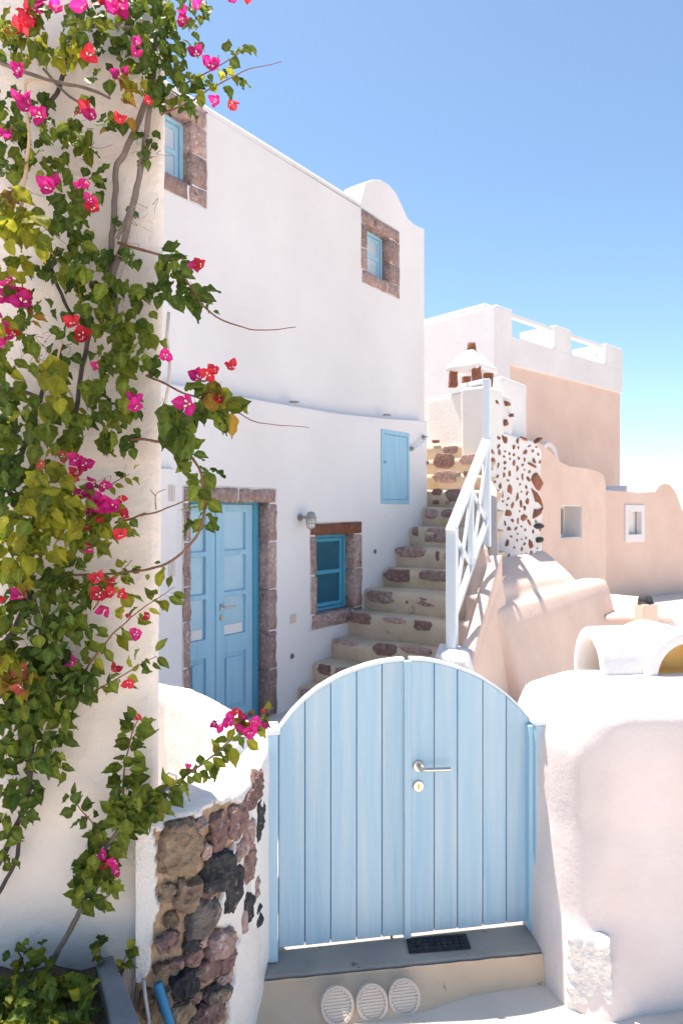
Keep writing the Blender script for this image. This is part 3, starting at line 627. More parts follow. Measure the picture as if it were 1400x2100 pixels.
MB().box(sash, .02, .18, z0 + .08, z1 - .09, .01, .016).build('sash_pane', M['pane_dark'], pinkw)
B = at(1240, 1050, 13.8); PB = Frame((B.x, B.y), (.85, .53), (.53, -.85))
pb = thing('pink_building', 'low pink building with a round vault and a white framed niche', 'building', PB.pt(1.5, 0, -1))
tt = PB.poly([(1420, 1050), (1398, 1046), (1393, 1030), (1385, 1008), (1373, 994), (1362, 991), (1352, 995), (1343, 1008), (1310, 1010), (1243, 1006)])
nf = PB.px(1281, 1110) + PB.px(1318, 1037)
no = rect(nf[0], nf[1], nf[2], nf[3])
MB().prism(PB, [(-.2, -.3), (3.4, -.3), (3.4, tt[0][1])] + tt + [(-.2, tt[-1][1])], -.5, 0, [no]).build('wall', M['pink_far'], pb, bevel=.04, seg=3)
MB().box(PB, nf[0] - .05, nf[2] + .05, nf[1] - .05, nf[3] + .05, -.52, -.13).build('niche_back', M['white_house'], pb)
MB().prism(PB, rect(nf[0] - .02, nf[1] - .02, nf[2] + .02, nf[3] + .02), -.1, .03, [rect(nf[0] + .085, nf[1] + .14, nf[2] - .085, nf[3] - .13)]).build('niche_frame', M['white_house'], pb, bevel=.01)
vq = (tt[4][0] + tt[5][0]) / 2; vr = .29
vm = MB(); ang = [math.pi * k / 14 for k in range(15)]; zb_ = tt[0][1]
for o_ in (-.02, -3.0):
    for a in ang: vm.v.append(PB.pt(vq + vr * math.cos(a) - .62 * (o_ < -1), zb_ - .02 + (tt[5][1] - zb_) * math.sin(a) * 1.0, o_ - .3))
vm.f = [(k, k + 1, k + 16, k + 15) for k in range(14)] + [tuple(range(15)), tuple(range(15, 30))]
vm.build('vault', M['white_house'], pb, smooth=True)
# pedestal with black stone
pd = at(1335, 1262, 8.4); PD = Frame((pd.x, pd.y), (1, .2), (.2, -1))
o = MB().box(PD, -.105, .105, -.3, at(1335, 1240, 8.4).z, -.2, 0).build('pedestal', M['pink']); soften(o, .015, 3); tag(o, 'pink plastered pedestal under the black stone', 'pedestal')
st = thing('black_stone', 'jagged black lava stone resting on the pink pedestal', 'stone', PD.pt(0, at(1335, 1240, 8.4).z, -.1))
pz_ = at(1335, 1240, 8.4).z
pebble('slab', PD.pt(0, pz_ - .005, -.1), PD.a, PD.n, UP, .26, .18, .04, M['stone_black'], st, 4, n=9, sink=.0, jit=.25)
o = pebble('lump', PD.pt(-.02, pz_ + .03, -.1), PD.a, PD.n, UP, .17, .14, .075, M['stone_black'], st, 5, n=8, sink=.0, jit=.3)
o = MB().hexa([(3.0, 8.3, -.3), (4.6, 8.7, -.3), (4.9, 10.5, -.3), (3.6, 11, -.3)], [(3.05, 8.5, .50), (4.3, 8.9, .46), (4.7, 10.5, .5), (3.6, 10.8, .56)]).build('low_terrace', M['pink']); soften(o, .04, 6)
tag(o, 'low pink plaster terrace in front of the niche building', 'terrace')

# ------------------------------------------------------------------ far two-storey building
C0 = at(1015, 1050, 14.0); FB = Frame((C0.x, C0.y), (.738, .675), (.675, -.738)); FL = Frame((C0.x, C0.y), (-.675, .738), (-.738, -.675))
far = thing('far_building', 'tall pink and white building with roof terrace parapet behind the stairs', 'building', FB.pt(2.5, 0, -1.5))
W_ = FB.px(1272, 900)[0]
MB().box(FB, 0, W_, -.6, 4.9, -5, 0).build('pink_storey', M['pink_far'], far, bevel=.03)
MB().box(FB, -.03, W_ + .02, 4.88, 5.5, -5, .045).build('white_band', M['white_house'], far, bevel=.02)
MB().box(FL, -.05, 5, -.6, 6.05, -.5, .04).build('white_side_wall', M['white_house'], far, bevel=.06, seg=4)
def post(xa, xb, ytop, deep=.35, z0=5.48):
    qa, qb = FB.px(xa, 700)[0], FB.px(xb, 700)[0]; z = FB.px((xa + xb) / 2, ytop)[1]
    MB().box(FB, qa, qb, z0, z, -deep, .043).build('parapet_post', M['white_house'], far, bevel=.03, seg=3)
post(1014, 1047, 630, .4); post(1135, 1168, 672, .9); post(1240, 1273, 710, .9)
zr = 6.0
for a, b in ((1044, 1140), (1165, 1245)):
    qa, qb = FB.px(a, 700)[0], FB.px(b, 700)[0]
    MB().box(FB, qa, qb, zr - .05, zr + .04, -.18, -.08).build('top_rail', M['white_house'], far, bevel=.01)
MB().box(FB, W_ - .95, W_ - .2, 5.75, 5.84, -2.6, -.2).build('top_rail', M['white_house'], far, bevel=.01)
qa = FL.px(995, 640)[0]; MB().box(FL, qa, 5, 6.0, 6.16, -.4, .0).build('roof_edge', M['white_house'], far, bevel=.05)
qc = FB.px(1062, 690)[0]
o = MB().hexa([FB.pt(qc - .5, 5.5, -.5), FB.pt(qc + .3, 5.5, -.5), FB.pt(qc + .3, 5.5, -1.2), FB.pt(qc - .5, 5.5, -1.2)], [FB.pt(qc - .4, 5.98, -.6), FB.pt(qc + .2, 5.8, -.55), FB.pt(qc + .2, 5.8, -1.1), FB.pt(qc - .4, 5.98, -1.1)]).build('covered_furniture', M['cover']); soften(o, .03, 4, .05, .2)
tag(o, 'beige covered furniture behind the roof terrace parapet', 'furniture')
# white arch ring behind the pink wall
AR = Frame(FB.pt(0, 0, .5), FB.a, FB.n); (qa, z_) = AR.px(1107, 960); (qb, _) = AR.px(1146, 960); zc = AR.px(1126, 945)[1]; rr = (qb - qa) / 2; am = (qa + qb) / 2
ring = [(am + rr * math.cos(a), zc + 1.05 * rr * math.sin(a)) for a in [math.pi * k / 20 for k in range(21)]]
inn = [(am + rr * .72 * math.cos(a), zc + .78 * rr * math.sin(a)) for a in [math.pi * (20 - k) / 20 for k in range(21)]]
o = MB().prism(AR, [(qb, .5)] + ring + [(qa, .5), (am - rr * .72, .5)] + inn + [(am + rr * .72, .5)], -.45, .0).build('arch', M['white_house'], bevel=.02)
tag(o, 'white arch peeking over the wavy pink wall', 'arch')

# ------------------------------------------------------------------ doorstep, gate
GO = -.055                                                  # plane of the leaves
def GX(x, y, o=0): return G.px(x, y, o)
st_ = MB()
gl, gr_ = GX(500, 1700)[0] - .1, GX(1110, 1700)[0] + .1
def zero_pt(x, y, z=0):                                     # where the sight line meets level z
    d = ray(x, y); return CAM + d * ((z - E) / d.z)
a_, b_, c_, d_ = zero_pt(470, 2013), zero_pt(1110, 1950), G.pt(gr_, 0, -.35), G.pt(gl, 0, -.35)
st_.hexa([V((p.x, p.y, -.3)) for p in (a_, b_, c_, d_)], [a_, b_, c_, d_])
o = st_.build('doorstep', M['threshold'], bevel=.012, seg=3); tag(o, kind='structure')
# sloped tan riser bulging in front of the step
rs = MB(); nq = 40
ea, eb = a_, b_
for i in range(nq + 1):
    f = i / nq; e = ea.lerp(eb, f); nrm = V((G.n.x, G.n.y, 0))
    xpx = 470 + 640 * f
    bul = .05 + .13 / (1 + math.exp((xpx - 880) / 35))
    for (k, z, w) in ((0, -.006, 0.002), (1, -.02, .012), (2, -.06, .36), (3, -.11, .68), (4, -.16, 1.0), (5, -.30, 1.3)):
        rs.v.append(e + nrm * (.012 if k == 0 else (.012 + bul * w if k > 1 else .014)) + UP * (z + .004 * noise.noise(V((f * 20, k, 0)))))
for i in range(nq):
    for k in range(5): rs.f.append((i * 6 + k, (i + 1) * 6 + k, (i + 1) * 6 + k + 1, i * 6 + k + 1))
o = rs.build('step_riser', M['riser'], smooth=True); tag(o, kind='structure')
gate = thing('garden_gate', 'pale blue arched double gate of vertical planks', 'gate', G.pt(.56, 0, 0))
post_l = MB().box(G, GX(549, 1700)[0], GX(570, 1700)[0], .004, GX(560, 1508)[1], -.10, .0).build('post', M['blue'], gate, bevel=.006)
MB().box(G, GX(546, 1700)[0], GX(571, 1700)[0] + .006, GX(560, 1508)[1], GX(560, 1508)[1] + .022, -.11, .008).build('post_cap', M['rail'], gate, bevel=.006)
MB().box(G, GX(1098, 1700)[0], GX(1119, 1700)[0], .004, GX(1108, 1488)[1], -.12, .0).build('post', M['blue'], gate, bevel=.006)
MB().box(G, GX(1098, 1700)[0] - .006, GX(1121, 1700)[0], GX(1108, 1488)[1], GX(1108, 1488)[1] + .02, -.13, .006).build('post_cap', M['rail'], gate, bevel=.006)
MB().box(G, GX(1098, 1700)[0] - .02, GX(1098, 1700)[0] - .001, .012, GX(1108, 1492)[1], -.10, -.02).build('stop_strip', M['blue_door'], gate)
arch_px = [(571, 1502), (596, 1468), (622, 1441), (650, 1418), (678, 1401), (704, 1387), (731, 1377), (757, 1368), (783, 1362), (812, 1358), (843, 1356), (868, 1357), (890, 1360), (914, 1366), (938, 1373), (964, 1383), (990, 1395), (1014, 1410), (1038, 1428), (1062, 1450), (1090, 1482)]
ARC = G.poly(arch_px, GO)
def arc_z(q):
    for i in range(len(ARC) - 1):
        if ARC[i][0] <= q <= ARC[i + 1][0]:
            t_ = (q - ARC[i][0]) / (ARC[i + 1][0] - ARC[i][0]); return ARC[i][1] + t_ * (ARC[i + 1][1] - ARC[i][1])
    return ARC[0][1] if q < ARC[0][0] else ARC[-1][1]
def strip(q0, q1, zb, dz=0, n=6):
    qs = [q0 + (q1 - q0) * i / n for i in range(n + 1)]
    return [(q0, zb), (q1, zb)] + [(q, arc_z(q) + dz) for q in reversed(qs)]
ZB = .028
for name_, edges, lab in (('gate_leaf', [572, 625, 678, 731, 783, 829], 'left leaf of the gate'), ('gate_leaf', [842, 890, 938, 990, 1038, 1086], 'right leaf of the gate with the handle')):
    Q = [GX(x, 1700, GO)[0] for x in edges]
    lf = MB().prism(G, strip(Q[0], Q[-1], ZB + .004, -.006, 20), GO - .035, GO - .014).build(name_, M['blue_groove'], gate); lf['label'] = lab
    for i in range(5):
        g0, g1 = (.0017 if i else 0), (.0017 if i < 4 else 0)
        MB().prism(G, strip(Q[i] + g0, Q[i + 1] - g1, ZB + rng.uniform(-.002, .002)), GO - .016, GO).build('plank', M['blue'], lf, bevel=.003, seg=2)
    for zz in (.2, .72): MB().box(G, Q[0] + .03, Q[-1] - .03, zz, zz + .09, GO - .065, GO - .036).build('ledge_board', M['blue'], lf, bevel=.004)
    # pale strip along the arch, its sunlit top edge put into the colour
    qs = [Q[0] + (Q[-1] - Q[0]) * i / 20 for i in range(21)]
    ed = [(q, arc_z(q) + .002) for q in qs] + [(q, arc_z(q) + .013) for q in reversed(qs)]
    em = MB(); n = 21
    for q in qs:
        zz = arc_z(q)
        for (dz, o_) in ((.0015, GO + .003), (.013, GO + .003), (.013, GO - .042), (.0015, GO - .042)): em.v.append(G.pt(q, zz + dz, o_))
    for i in range(20):
        for k in range(4): em.f.append((i * 4 + k, (i + 1) * 4 + k, (i + 1) * 4 + (k + 1) % 4, i * 4 + (k + 1) % 4))
    em.f += [(0, 1, 2, 3), (80, 81, 82, 83)]
    em.build('lit_arch_edge', M['rail'], lf)
qc0, qc1 = GX(827, 1700, GO)[0], GX(842, 1700, GO)[0]
MB().prism(G, strip(qc0, qc1, ZB - .012, .004, 2), GO - .012, GO + .014).build('cover_strip', M['blue'], gate, bevel=.005)
q, z = GX(857, 1571, GO); lever(G, q, z, GO, gate, L=.125, keyz=GX(857, 1612, GO)[1] - z, ek=.0235, tilt=.03)
MB().tube([G.pt(GX(806, 1700, GO)[0], ZB + .06, GO - .03), G.pt(GX(806, 1700, GO)[0], .004, GO - .03)], .006, 8).build('drop_bolt', M['brass'], gate)
# rubber mat with raised grid on the step
mA, mB, mC, mD = zero_pt(838, 1958), zero_pt(966, 1948), zero_pt(955, 1918), zero_pt(832, 1928)
mat_t = thing('drain_mat', 'small black rubber grid mat lying on the step under the gate', 'mat', (mA + mC) / 2)
def quad(u_, v_): return mA.lerp(mB, u_).lerp(mD.lerp(mC, u_), v_)
mb = MB().hexa([quad(0, 0) + UP * .002, quad(1, 0) + UP * .002, quad(1, 1) + UP * .002, quad(0, 1) + UP * .002], [quad(0, 0) + UP * .008, quad(1, 0) + UP * .008, quad(1, 1) + UP * .008, quad(0, 1) + UP * .008])
mb.build('mat_base', M['black'], mat_t, bevel=.004)
for i in range(9):
    for j in range(4):
        u0, u1, v0, v1 = .05 + i * .1, .05 + i * .1 + .08, .07 + j * .22, .07 + j * .22 + .18
        MB().hexa([quad(u0, v0) + UP * .0075, quad(u1, v0) + UP * .0075, quad(u1, v1) + UP * .0075, quad(u0, v1) + UP * .0075],
                  [quad(u0, v0) + UP * .013, quad(u1, v0) + UP * .013, quad(u1, v1) + UP * .013, quad(u0, v1) + UP * .013]).build('grid_tile', M['black'], mat_t)
# three round vent covers on the riser
for (x, y, w, lab) in ((692, 2064, 70, 'leftmost of three round cream vent covers on the step riser'), (763, 2058, 68, 'middle one of three round cream vent covers on the step riser'), (829, 2047, 68, 'rightmost of three round cream vent covers on the step riser')):
    Yv = 2.592 + (x - 763) * .0004; c = at(x, y, Yv); t = thing('vent_cover', lab, 'vent cover', c, 'round vent covers on the step')
    ax = V((G.n.x, G.n.y, .55)).normalized(); rad = w / 2 * Yv / F; fx = G.a; fy = ax.cross(fx).normalized()
    sh(MB().lathe(c - ax * .03, ax, [(rad * .96, -.03), (rad, .026), (rad * .97, .033), (rad * .80, .034), (rad * .78, .030), (.001, .030)], 40).build('rim', M['vent'], t), 30)
    for k in range(9):
        v_ = (-.64 + .16 * k) * rad; hw = math.sqrt(max(0, (rad * .74) ** 2 - v_ ** 2)); p = c + fy * v_ - ax * .0015
        MB().hexa([p - fx * hw - fy * .003, p + fx * hw - fy * .003, p + fx * hw + fy * .0035, p - fx * hw + fy * .0035],
                  [p - fx * hw - fy * .002 + ax * .004, p + fx * hw - fy * .002 + ax * .004, p + fx * hw + fy * .0015 + ax * .004, p - fx * hw + fy * .0015 + ax * .004]).build('slat', M['vent'], t)
    for k in range(22):
        a = 2 * math.pi * k / 22; p = c + (fx * math.cos(a) + fy * math.sin(a)) * rad * .80 + ax * .003
        MB().lathe(p, ax, [(.0035, 0), (.003, .004), (.001, .005)], 6).build('stud', M['vent'], t)

# ------------------------------------------------------------------ big white wall right of the gate
rw = thing('garden_wall', 'thick rounded white plaster wall right of the gate', 'wall', R.pt(.4, 0, -.2))
levels = [(-.6, [(.79, 2.76), (.86, 2.54), (1.03, 2.48), (1.18, 2.57), (1.6, 2.66), (2.4, 2.84)]), (-.15, [(.805, 2.79), (.86, 2.62), (1.0, 2.54), (1.16, 2.60), (1.6, 2.67), (2.4, 2.85)]),
          (.2, [(.832, 2.84), (.862, 2.76), (.94, 2.67), (1.10, 2.635), (1.6, 2.68), (2.4, 2.86)]), (.55, [(.858, 2.86), (.875, 2.80), (.93, 2.70), (1.05, 2.645), (1.6, 2.69), (2.4, 2.87)]),
          (.85, [(.868, 2.87), (.88, 2.80), (.925, 2.69), (1.05, 2.632), (1.6, 2.672), (2.4, 2.84)]), (1.0, [(.87, 2.88), (.885, 2.81), (.93, 2.70), (1.05, 2.64), (1.6, 2.68), (2.4, 2.86)]), (1.12, [(.88, 2.92), (.90, 2.88), (.98, 2.80), (1.12, 2.74), (1.6, 2.77), (2.4, 2.94)])]
mb = MB()
for z, pts in levels:
    if z > 1.05: z = 1.075
    e_ = .06 if z > 1.05 else 0
    sl = {1.0: .05, 1.075: .20}.get(z, 0)
    ring = [(x + sl * max(0, 1.05 - x) / .18, y + .3 * sl * (x < 1.05)) for x, y in pts] + [(2.4, 3.22 - e_), (.80 + sl * 1.2, 3.22 - e_), (.80 + sl * 1.2, 2.96 + e_ * .3)]
    mb.v += [V((x, y, z)) for x, y in ring]
nr = 9
for i in range(len(levels) - 1): mb.f += [(i * nr + j, i * nr + (j + 1) % nr, (i + 1) * nr + (j + 1) % nr, (i + 1) * nr + j) for j in range(nr)]
mb.f += [tuple(range(nr)), tuple((len(levels) - 1) * nr + j for j in range(nr))]
o = mb.build('wall', M['white_rough'], rw); soften(o, .016, 26, .006, .25)
LF = Frame((.975, 2.635), (.93, -.36), (-.36, -.93))
lump = MB()
(qa, za_), (qb, zb2) = LF.px(1160, 2075), LF.px(1256, 1925)
lump.hexa([LF.pt(qa, za_, -.1), LF.pt(qb, za_, -.1), LF.pt(qb, za_, .05), LF.pt(qa, za_, .06)], [LF.pt(qa, zb2, -.1), LF.pt(qb - .01, zb2, -.1), LF.pt(qb - .01, zb2, .03), LF.pt(qa + .01, zb2, .025)])
o = lump.build('rough_stone', M['white_lump'], rw); soften(o, .008, 14, .022, .04); o['label'] = 'rough whitewashed stone sticking out of the wall foot'
# little vaulted lantern on the wall
vt = thing('vaulted_vent', 'small white double vault with ochre inside on top of the right wall', 'vault', R.pt(.5, 1.07, -.25))
zb0 = 1.055
def arc_prism(fr, c, z, ro, ri, o0, o1, sq=1.0, n=24):
    """an open tunnel of half-round section"""
    sec = [(-1, -.06)] + [(-math.cos(math.pi * k / n), math.sin(math.pi * k / n)) for k in range(n + 1)] + [(1, -.06)]
    mb = MB()
    for x, y in sec:
        zo, zi = (z + sq * ro * y, z + sq * ri * y) if y >= 0 else (z + y, z + y)
        mb.v += [fr.pt(c + ro * x, zo, o1), fr.pt(c + ri * x, zi, o1), fr.pt(c + ri * x, zi, o0), fr.pt(c + ro * x, zo, o0)]
    for i in range(len(sec) - 1): mb.f += [(i * 4 + k, i * 4 + (k + 1) % 4, (i + 1) * 4 + (k + 1) % 4, (i + 1) * 4 + k) for k in range(4)]
    k = (len(sec) - 1) * 4; mb.f += [(0, 1, 2, 3), (k, k + 1, k + 2, k + 3)]
    return mb
c1 = R.px(1412, 1385, -.06)[0]
o = arc_prism(R, c1, zb0 + .01, .20, .145, -.42, -.06, 1.0).build('front_vault', M['white'], vt, bevel=.012); sh(o, 50)
MB().prism(R, [(c1 + .17 * math.cos(math.pi * k / 16), zb0 - .02 + .18 * math.sin(math.pi * k / 16)) for k in range(17)], -.20, -.16).build('vault_back', M['ochre'], vt)
MB().box(R, c1 - .16, c1 + .16, zb0 - .02, zb0 + .026, -.41, -.08).build('vault_floor', M['ochre'], vt)
RS = Frame(R.pt(R.px(1208, 1350, -.22)[0], 0, 0), (-R.n.x, -R.n.y), (-R.a.x, -R.a.y))     # looking along the wall
o = arc_prism(RS, .235, zb0 + .012, .135, .098, -.27, 0, 1.5).build('side_vault', M['white'], vt, bevel=.012); sh(o, 50)
MB().prism(RS, [(.235 + .11 * math.cos(math.pi * k / 16), zb0 - .02 + .165 * math.sin(math.pi * k / 16)) for k in range(17)], -.16, -.14).build('vault_back', M['ochre'], vt)

# dark rimmed round lamp low on the right wall
lc = at(1412, 2112, 2.63); rl = thing('round_lamp', 'dark rimmed round glass lamp low on the right wall', 'lamp', lc)
ln = V((.1, -1, .1)).normalized()
sh(MB().lathe(lc, ln, [(.062, -.05), (.064, .012), (.058, .022), (.05, .02), (.049, .0)], 32).build('rim', M['black'], rl), 30)
MB().lathe(lc, ln, [(.050, -.02), (.048, .006), (.03, .014), (.001, .017)], 28).build('glass', M['steel'], rl, smooth=True)

# ------------------------------------------------------------------ wall with the vine
vwall = MB().hexa([V((-1.30, 2.25, -.5)), V((-.612, 2.25, -.5)), V((-.74, 2.60, -.5)), V((-1.30, 2.60, -.5))], [V((-1.30, 2.25, 3.62)), V((-.574, 2.25, 3.62)), V((-.70, 2.60, 3.62)), V((-1.30, 2.60, 3.62))])
vwall.hexa([V((-3.6, 2.25, -.5)), V((-1.28, 2.25, -.5)), V((-1.28, 2.60, -.5)), V((-3.6, 2.60, -.5))], [V((-3.6, 2.25, 1.7)), V((-1.28, 2.25, 1.7)), V((-1.28, 2.60, 1.7)), V((-3.6, 2.60, 1.7))])  # out of view, made low so sun reaches the leaves and planter
o = vwall.build('house_wall', M['wall_cream']); soften(o, .022, 4, .012, .16); tag(o, 'rough cream plaster wall carrying the bougainvillea', 'wall')

# ------------------------------------------------------------------ low walls left of the gate
pth = []
for (x, y, Y) in ((190, 1398, 3.62), (320, 1400, 3.52), (395, 1412, 3.39), (440, 1428, 3.22), (480, 1452, 3.03), (515, 1478, 2.87), (545, 1502, 2.78)):
    p = at(x, y, Y); pth.append((p.x, p.y, .93))
cw = MB().sweep(pth, -.3, .93, -.17)
cw.hexa([V((-.43, 2.60, 0)), V((-.33, 2.5, 0)), V((-.27, 2.8, 0)), V((-.38, 2.92, 0))], [V((-.43, 2.60, .80)), V((-.33, 2.5, .80)), V((-.27, 2.8, .9)), V((-.38, 2.92, .9))])
o = cw.build('curved_wall', M['white']); soften(o, .018, 10, .01, .2); tag(o, 'curved white parapet wall behind the stone wall', 'wall')
# curved stone wall
B0, B1, B2 = V((-.66, 2.195)), V((-.335, 2.235)), V((-.313, 2.715))
def bez(t): return B0 * (1 - t) ** 2 + B1 * 2 * t * (1 - t) + B2 * t * t
def bezd(t): return ((B1 - B0) * (1 - t) + (B2 - B1) * t).normalized()
def sw(t, z, o=0):
    p = bez(t); d = bezd(t); n = V((d.y, -d.x)); f = .05 * max(0, .3 - z) + .02 * max(0, z - .6) ; p = p + n * (o + f); return V((p.x, p.y, z))
def sw_at(px, py):
    best = None
    for i in range(201):
        t = i / 200; z = 0
        p = sw(t, .3); x = 700 + F * p.x / p.y
        if best is None or abs(x - px) < best[0]: best = (abs(x - px), t)
    t = best[1]; p = sw(t, .3); z = E - (py - 1050) / F * p.y; p = sw(t, z); z = E - (py - 1050) / F * p.y
    return t, z
mort = [(318, 1706), (360, 1690), (420, 1668), (470, 1643), (492, 1652), (484, 1700), (474, 1745), (462, 1800), (448, 1850), (441, 1885), (446, 1903), (468, 1905), (489, 1925), (482, 1975), (470, 2030), (458, 2110), (250, 2110), (278, 2020), (308, 1990), (318, 1900), (322, 1800)]
stw = thing('stone_wall', 'curved rubble stone wall with flaking white plaster left of the gate', 'wall', sw(.4, 0, -.1))
NT, NZ = 90, 120; gm = MB(); mask = []
for i in range(NT + 1):
    t = i / NT
    for j in range(NZ + 1):
        z = -.45 + (.80 + .03 * t + .45) * j / NZ
        p = sw(t, z); x = 700 + F * p.x / p.y; y = 1050 + F * (E - p.z) / p.y
        jx = 9 * noise.noise(V((t * 14, z * 14, 1))) + 5 * noise.noise(V((t * 40, z * 40, 3)))
        m_in = inside((x + jx, y + jx * .7), mort); mask.append(1.0 if m_in else 0.0)
        o_ = (-.012 + .014 * noise.noise(V((t * 24, z * 30, 7))) + .008 * noise.noise(V((t * 70, z * 80, 9))) if m_in else .006 + .006 * noise.noise(V((t * 8, z * 8, 2))))
        if j >= NZ - 2: o_ -= .014 * (j - NZ + 3) / 2
        gm.v.append(sw(t, z, o_))
for i in range(NT):
    for j in range(NZ): k = i * (NZ + 1) + j; gm.f.append((k, k + NZ + 1, k + NZ + 2, k + 1))
# top and back of the wall
k0 = len(gm.v)
for i in range(NT + 1):
    t = i / NT; z = .80 + .03 * t
    gm.v.append(sw(t, z + .012, -.05)); gm.v.append(sw(t, z + .012, -.24)); gm.v.append(sw(t, -.45, -.24)); mask += [0, 0, 0]
for i in range(NT):
    a, b = i * (NZ + 1) + NZ, (i + 1) * (NZ + 1) + NZ; c = k0 + 3 * i; d = c + 3
    gm.f += [(a, b, d, c), (c, d, d + 1, c + 1), (c + 1, d + 1, d + 2, c + 2)]
o = gm.build('core', None, stw, smooth=True)
at_ = o.data.attributes.new('mask', 'FLOAT', 'POINT'); at_.data.foreach_set('value', mask)
def masked():
    m = M['mortar'].copy(); m.name = 'mortar_and_flaking_plaster'; N, L = m.node_tree.nodes, m.node_tree.links; b = N['Principled BSDF']
    src = b.inputs['Base Color'].links[0].from_socket; a = N.new('ShaderNodeAttribute'); a.attribute_name = 'mask'
    no = N.new('ShaderNodeTexNoise'); no.inputs['Scale'].default_value = 70; mr = N.new('ShaderNodeMath'); mr.operation = 'ADD'
    sb = N.new('ShaderNodeMath'); sb.operation = 'MULTIPLY_ADD'; sb.inputs[1].default_value = .9; sb.inputs[2].default_value = -.45; L.new(no.outputs['Fac'], sb.inputs[0])
    L.new(a.outputs['Fac'], mr.inputs[0]); L.new(sb.outputs[0], mr.inputs[1])
    th = N.new('ShaderNodeMapRange'); th.inputs[1].default_value = .42; th.inputs[2].default_value = .58; L.new(mr.outputs[0], th.inputs[0])
    mx = N.new('ShaderNodeMixRGB'); mx.inputs[1].default_value = (.79, .755, .735, 1); L.new(src, mx.inputs[2]); L.new(th.outputs[0], mx.inputs[0]); L.new(mx.outputs[0], b.inputs['Base Color'])
    bp = [x for x in N if x.type == 'BUMP'][0]; bp.inputs['Strength'].default_value = .7
    return m
o.data.materials.append(masked())
SC = {'tan': 'stone_tan', 'red': 'stone_purple', 'black': 'stone_black', 'brown': 'stone', 'grey': 'stone_grey'}
for i, (x, y, w, h, c, ro) in enumerate([(371, 1740, 84, 118, 'tan', .1), (446, 1707, 34, 82, 'red', .1), (485, 1684, 40, 78, 'red', .3), (506, 1716, 22, 66, 'brown', .2), (448, 1786, 60, 96, 'black', .5), (478, 1819, 34, 94, 'black', .3),
    (527, 1675, 15, 84, 'black', .1), (508, 1772, 20, 78, 'red', .3), (506, 1861, 22, 64, 'black', .4), (525, 1879, 10, 46, 'black', 0), (385, 1835, 54, 62, 'tan', .5), (415, 1880, 62, 82, 'grey', .4), (395, 1925, 38, 52, 'black', .3),
    (345, 1930, 50, 34, 'red', -.3), (397, 1962, 38, 30, 'red', -.3), (452, 1935, 50, 54, 'brown', .3), (428, 1985, 38, 48, 'red', -.2), (376, 2017, 56, 56, 'black', 0), (461, 1972, 30, 44, 'red', .3), (370, 2072, 50, 48, 'tan', 0),
    (425, 2077, 58, 50, 'red', .3), (441, 2036, 58, 30, 'grey', .4), (388, 2102, 40, 26, 'grey', 0), (522, 1610, 17, 58, 'red', .3), (507, 1643, 20, 44, 'red', .4), (488, 1742, 20, 40, 'brown', .4), (330, 1985, 30, 24, 'tan', 0), (346, 1830, 30, 40, 'tan', .2), (520, 1820, 9, 50, 'brown', .3), (497, 1890, 10, 50, 'brown', .1), (300, 2060, 30, 60, 'tan', .1), (340, 2050, 30, 50, 'tan', 0), (420, 1835, 26, 22, 'red', .3), (352, 1885, 26, 26, 'tan', 0), (432, 1852, 20, 18, 'brown', .2), (335, 1775, 18, 34, 'tan', 0), (408, 1690, 26, 18, 'brown', .2), (365, 1975, 24, 18, 'red', .1), (412, 1925, 22, 26, 'brown', .4), (400, 2040, 22, 22, 'red', 0), (420, 1745, 18, 30, 'brown', .4), (355, 2045, 18, 16, 'brown', 0), (455, 2005, 22, 18, 'brown', .2), (405, 1995, 18, 16, 'grey', 0)]):
    t, z = sw_at(x, y); d = bezd(t); ax = V((d.x, d.y, 0)); an = V((d.y, -d.x, 0)); cp = sw(t, z)
    t0, t1 = sw_at(x - w / 2, y)[0], sw_at(x + w / 2, y)[0]; ww = max(.02, (bez(t1) - bez(t0)).length); hh = h * cp.y / F
    o = pebble('stone', cp + an * .0, ax, UP, an, ww * .98, hh * .98, .018 + .014 * (w > 45), M[SC[c]], stw, i + 40, square=.45, n=13, jit=.15, rot=-ro * .6)
    m = o.modifiers.new('sub', 'SUBSURF'); m.levels = m.render_levels = 3; m.subdivision_type = 'SIMPLE'
    m = o.modifiers.new('relief', 'DISPLACE'); m.texture = hard(.05); m.strength = -.026; m.mid_level = .35; m.texture_coords = 'GLOBAL'
# cables and conduit
def wire(name, pts, r, mt, label, cat):
    o = MB().tube(pts, r, 8).build(name, mt, smooth=True); return tag(o, label, cat)
wire('cable', [VW.pt(*VW.px(x, y, .012), .012) for x, y in ((306, 1700), (299, 1760), (292, 1850), (288, 1920), (279, 1990), (274, 2040), (268, 2110))], .0055, M['cable'], 'white painted cable running down the wall beside the stone wall', 'cable')
wire('cable', [sw(*sw_at(x, y), o_) for x, y, o_ in ((296, 1996, .03), (300, 2030, .04), (306, 2070, .04), (307, 2112, .04))], .006, M['grey_cable'], 'loose grey cable hanging from the broken plaster', 'cable')
wire('cable', [VW.pt(*VW.px(x, y, -.2), -.2) for x, y in ((346, 640), (342, 690), (348, 740), (346, 790), (338, 830))], .006, M['cable'], 'pale cable hanging down the edge of the vine wall', 'cable')
wire('cable', [at(x, y, 2.6) for x, y in ((330, 1640), (336, 1600), (346, 1583), (362, 1590), (372, 1615), (376, 1650))], .007, M['grey_cable'], 'grey cable loop behind the stone wall', 'cable')
bc = thing('conduit_stub', 'bright blue corrugated conduit stub poking out of the stone wall', 'pipe', sw(*sw_at(330, 2060), .03))
p0, p1 = sw(*sw_at(322, 2008), .02), sw(*sw_at(348, 2096), .06)
cd = MB(); n = 34
cd.tube([p0.lerp(p1, k / n) for k in range(n + 1)], [.0135 + .0022 * (k % 2) for k in range(n + 1)], 12)
cd.build('pipe', M['conduit'], bc, smooth=True)
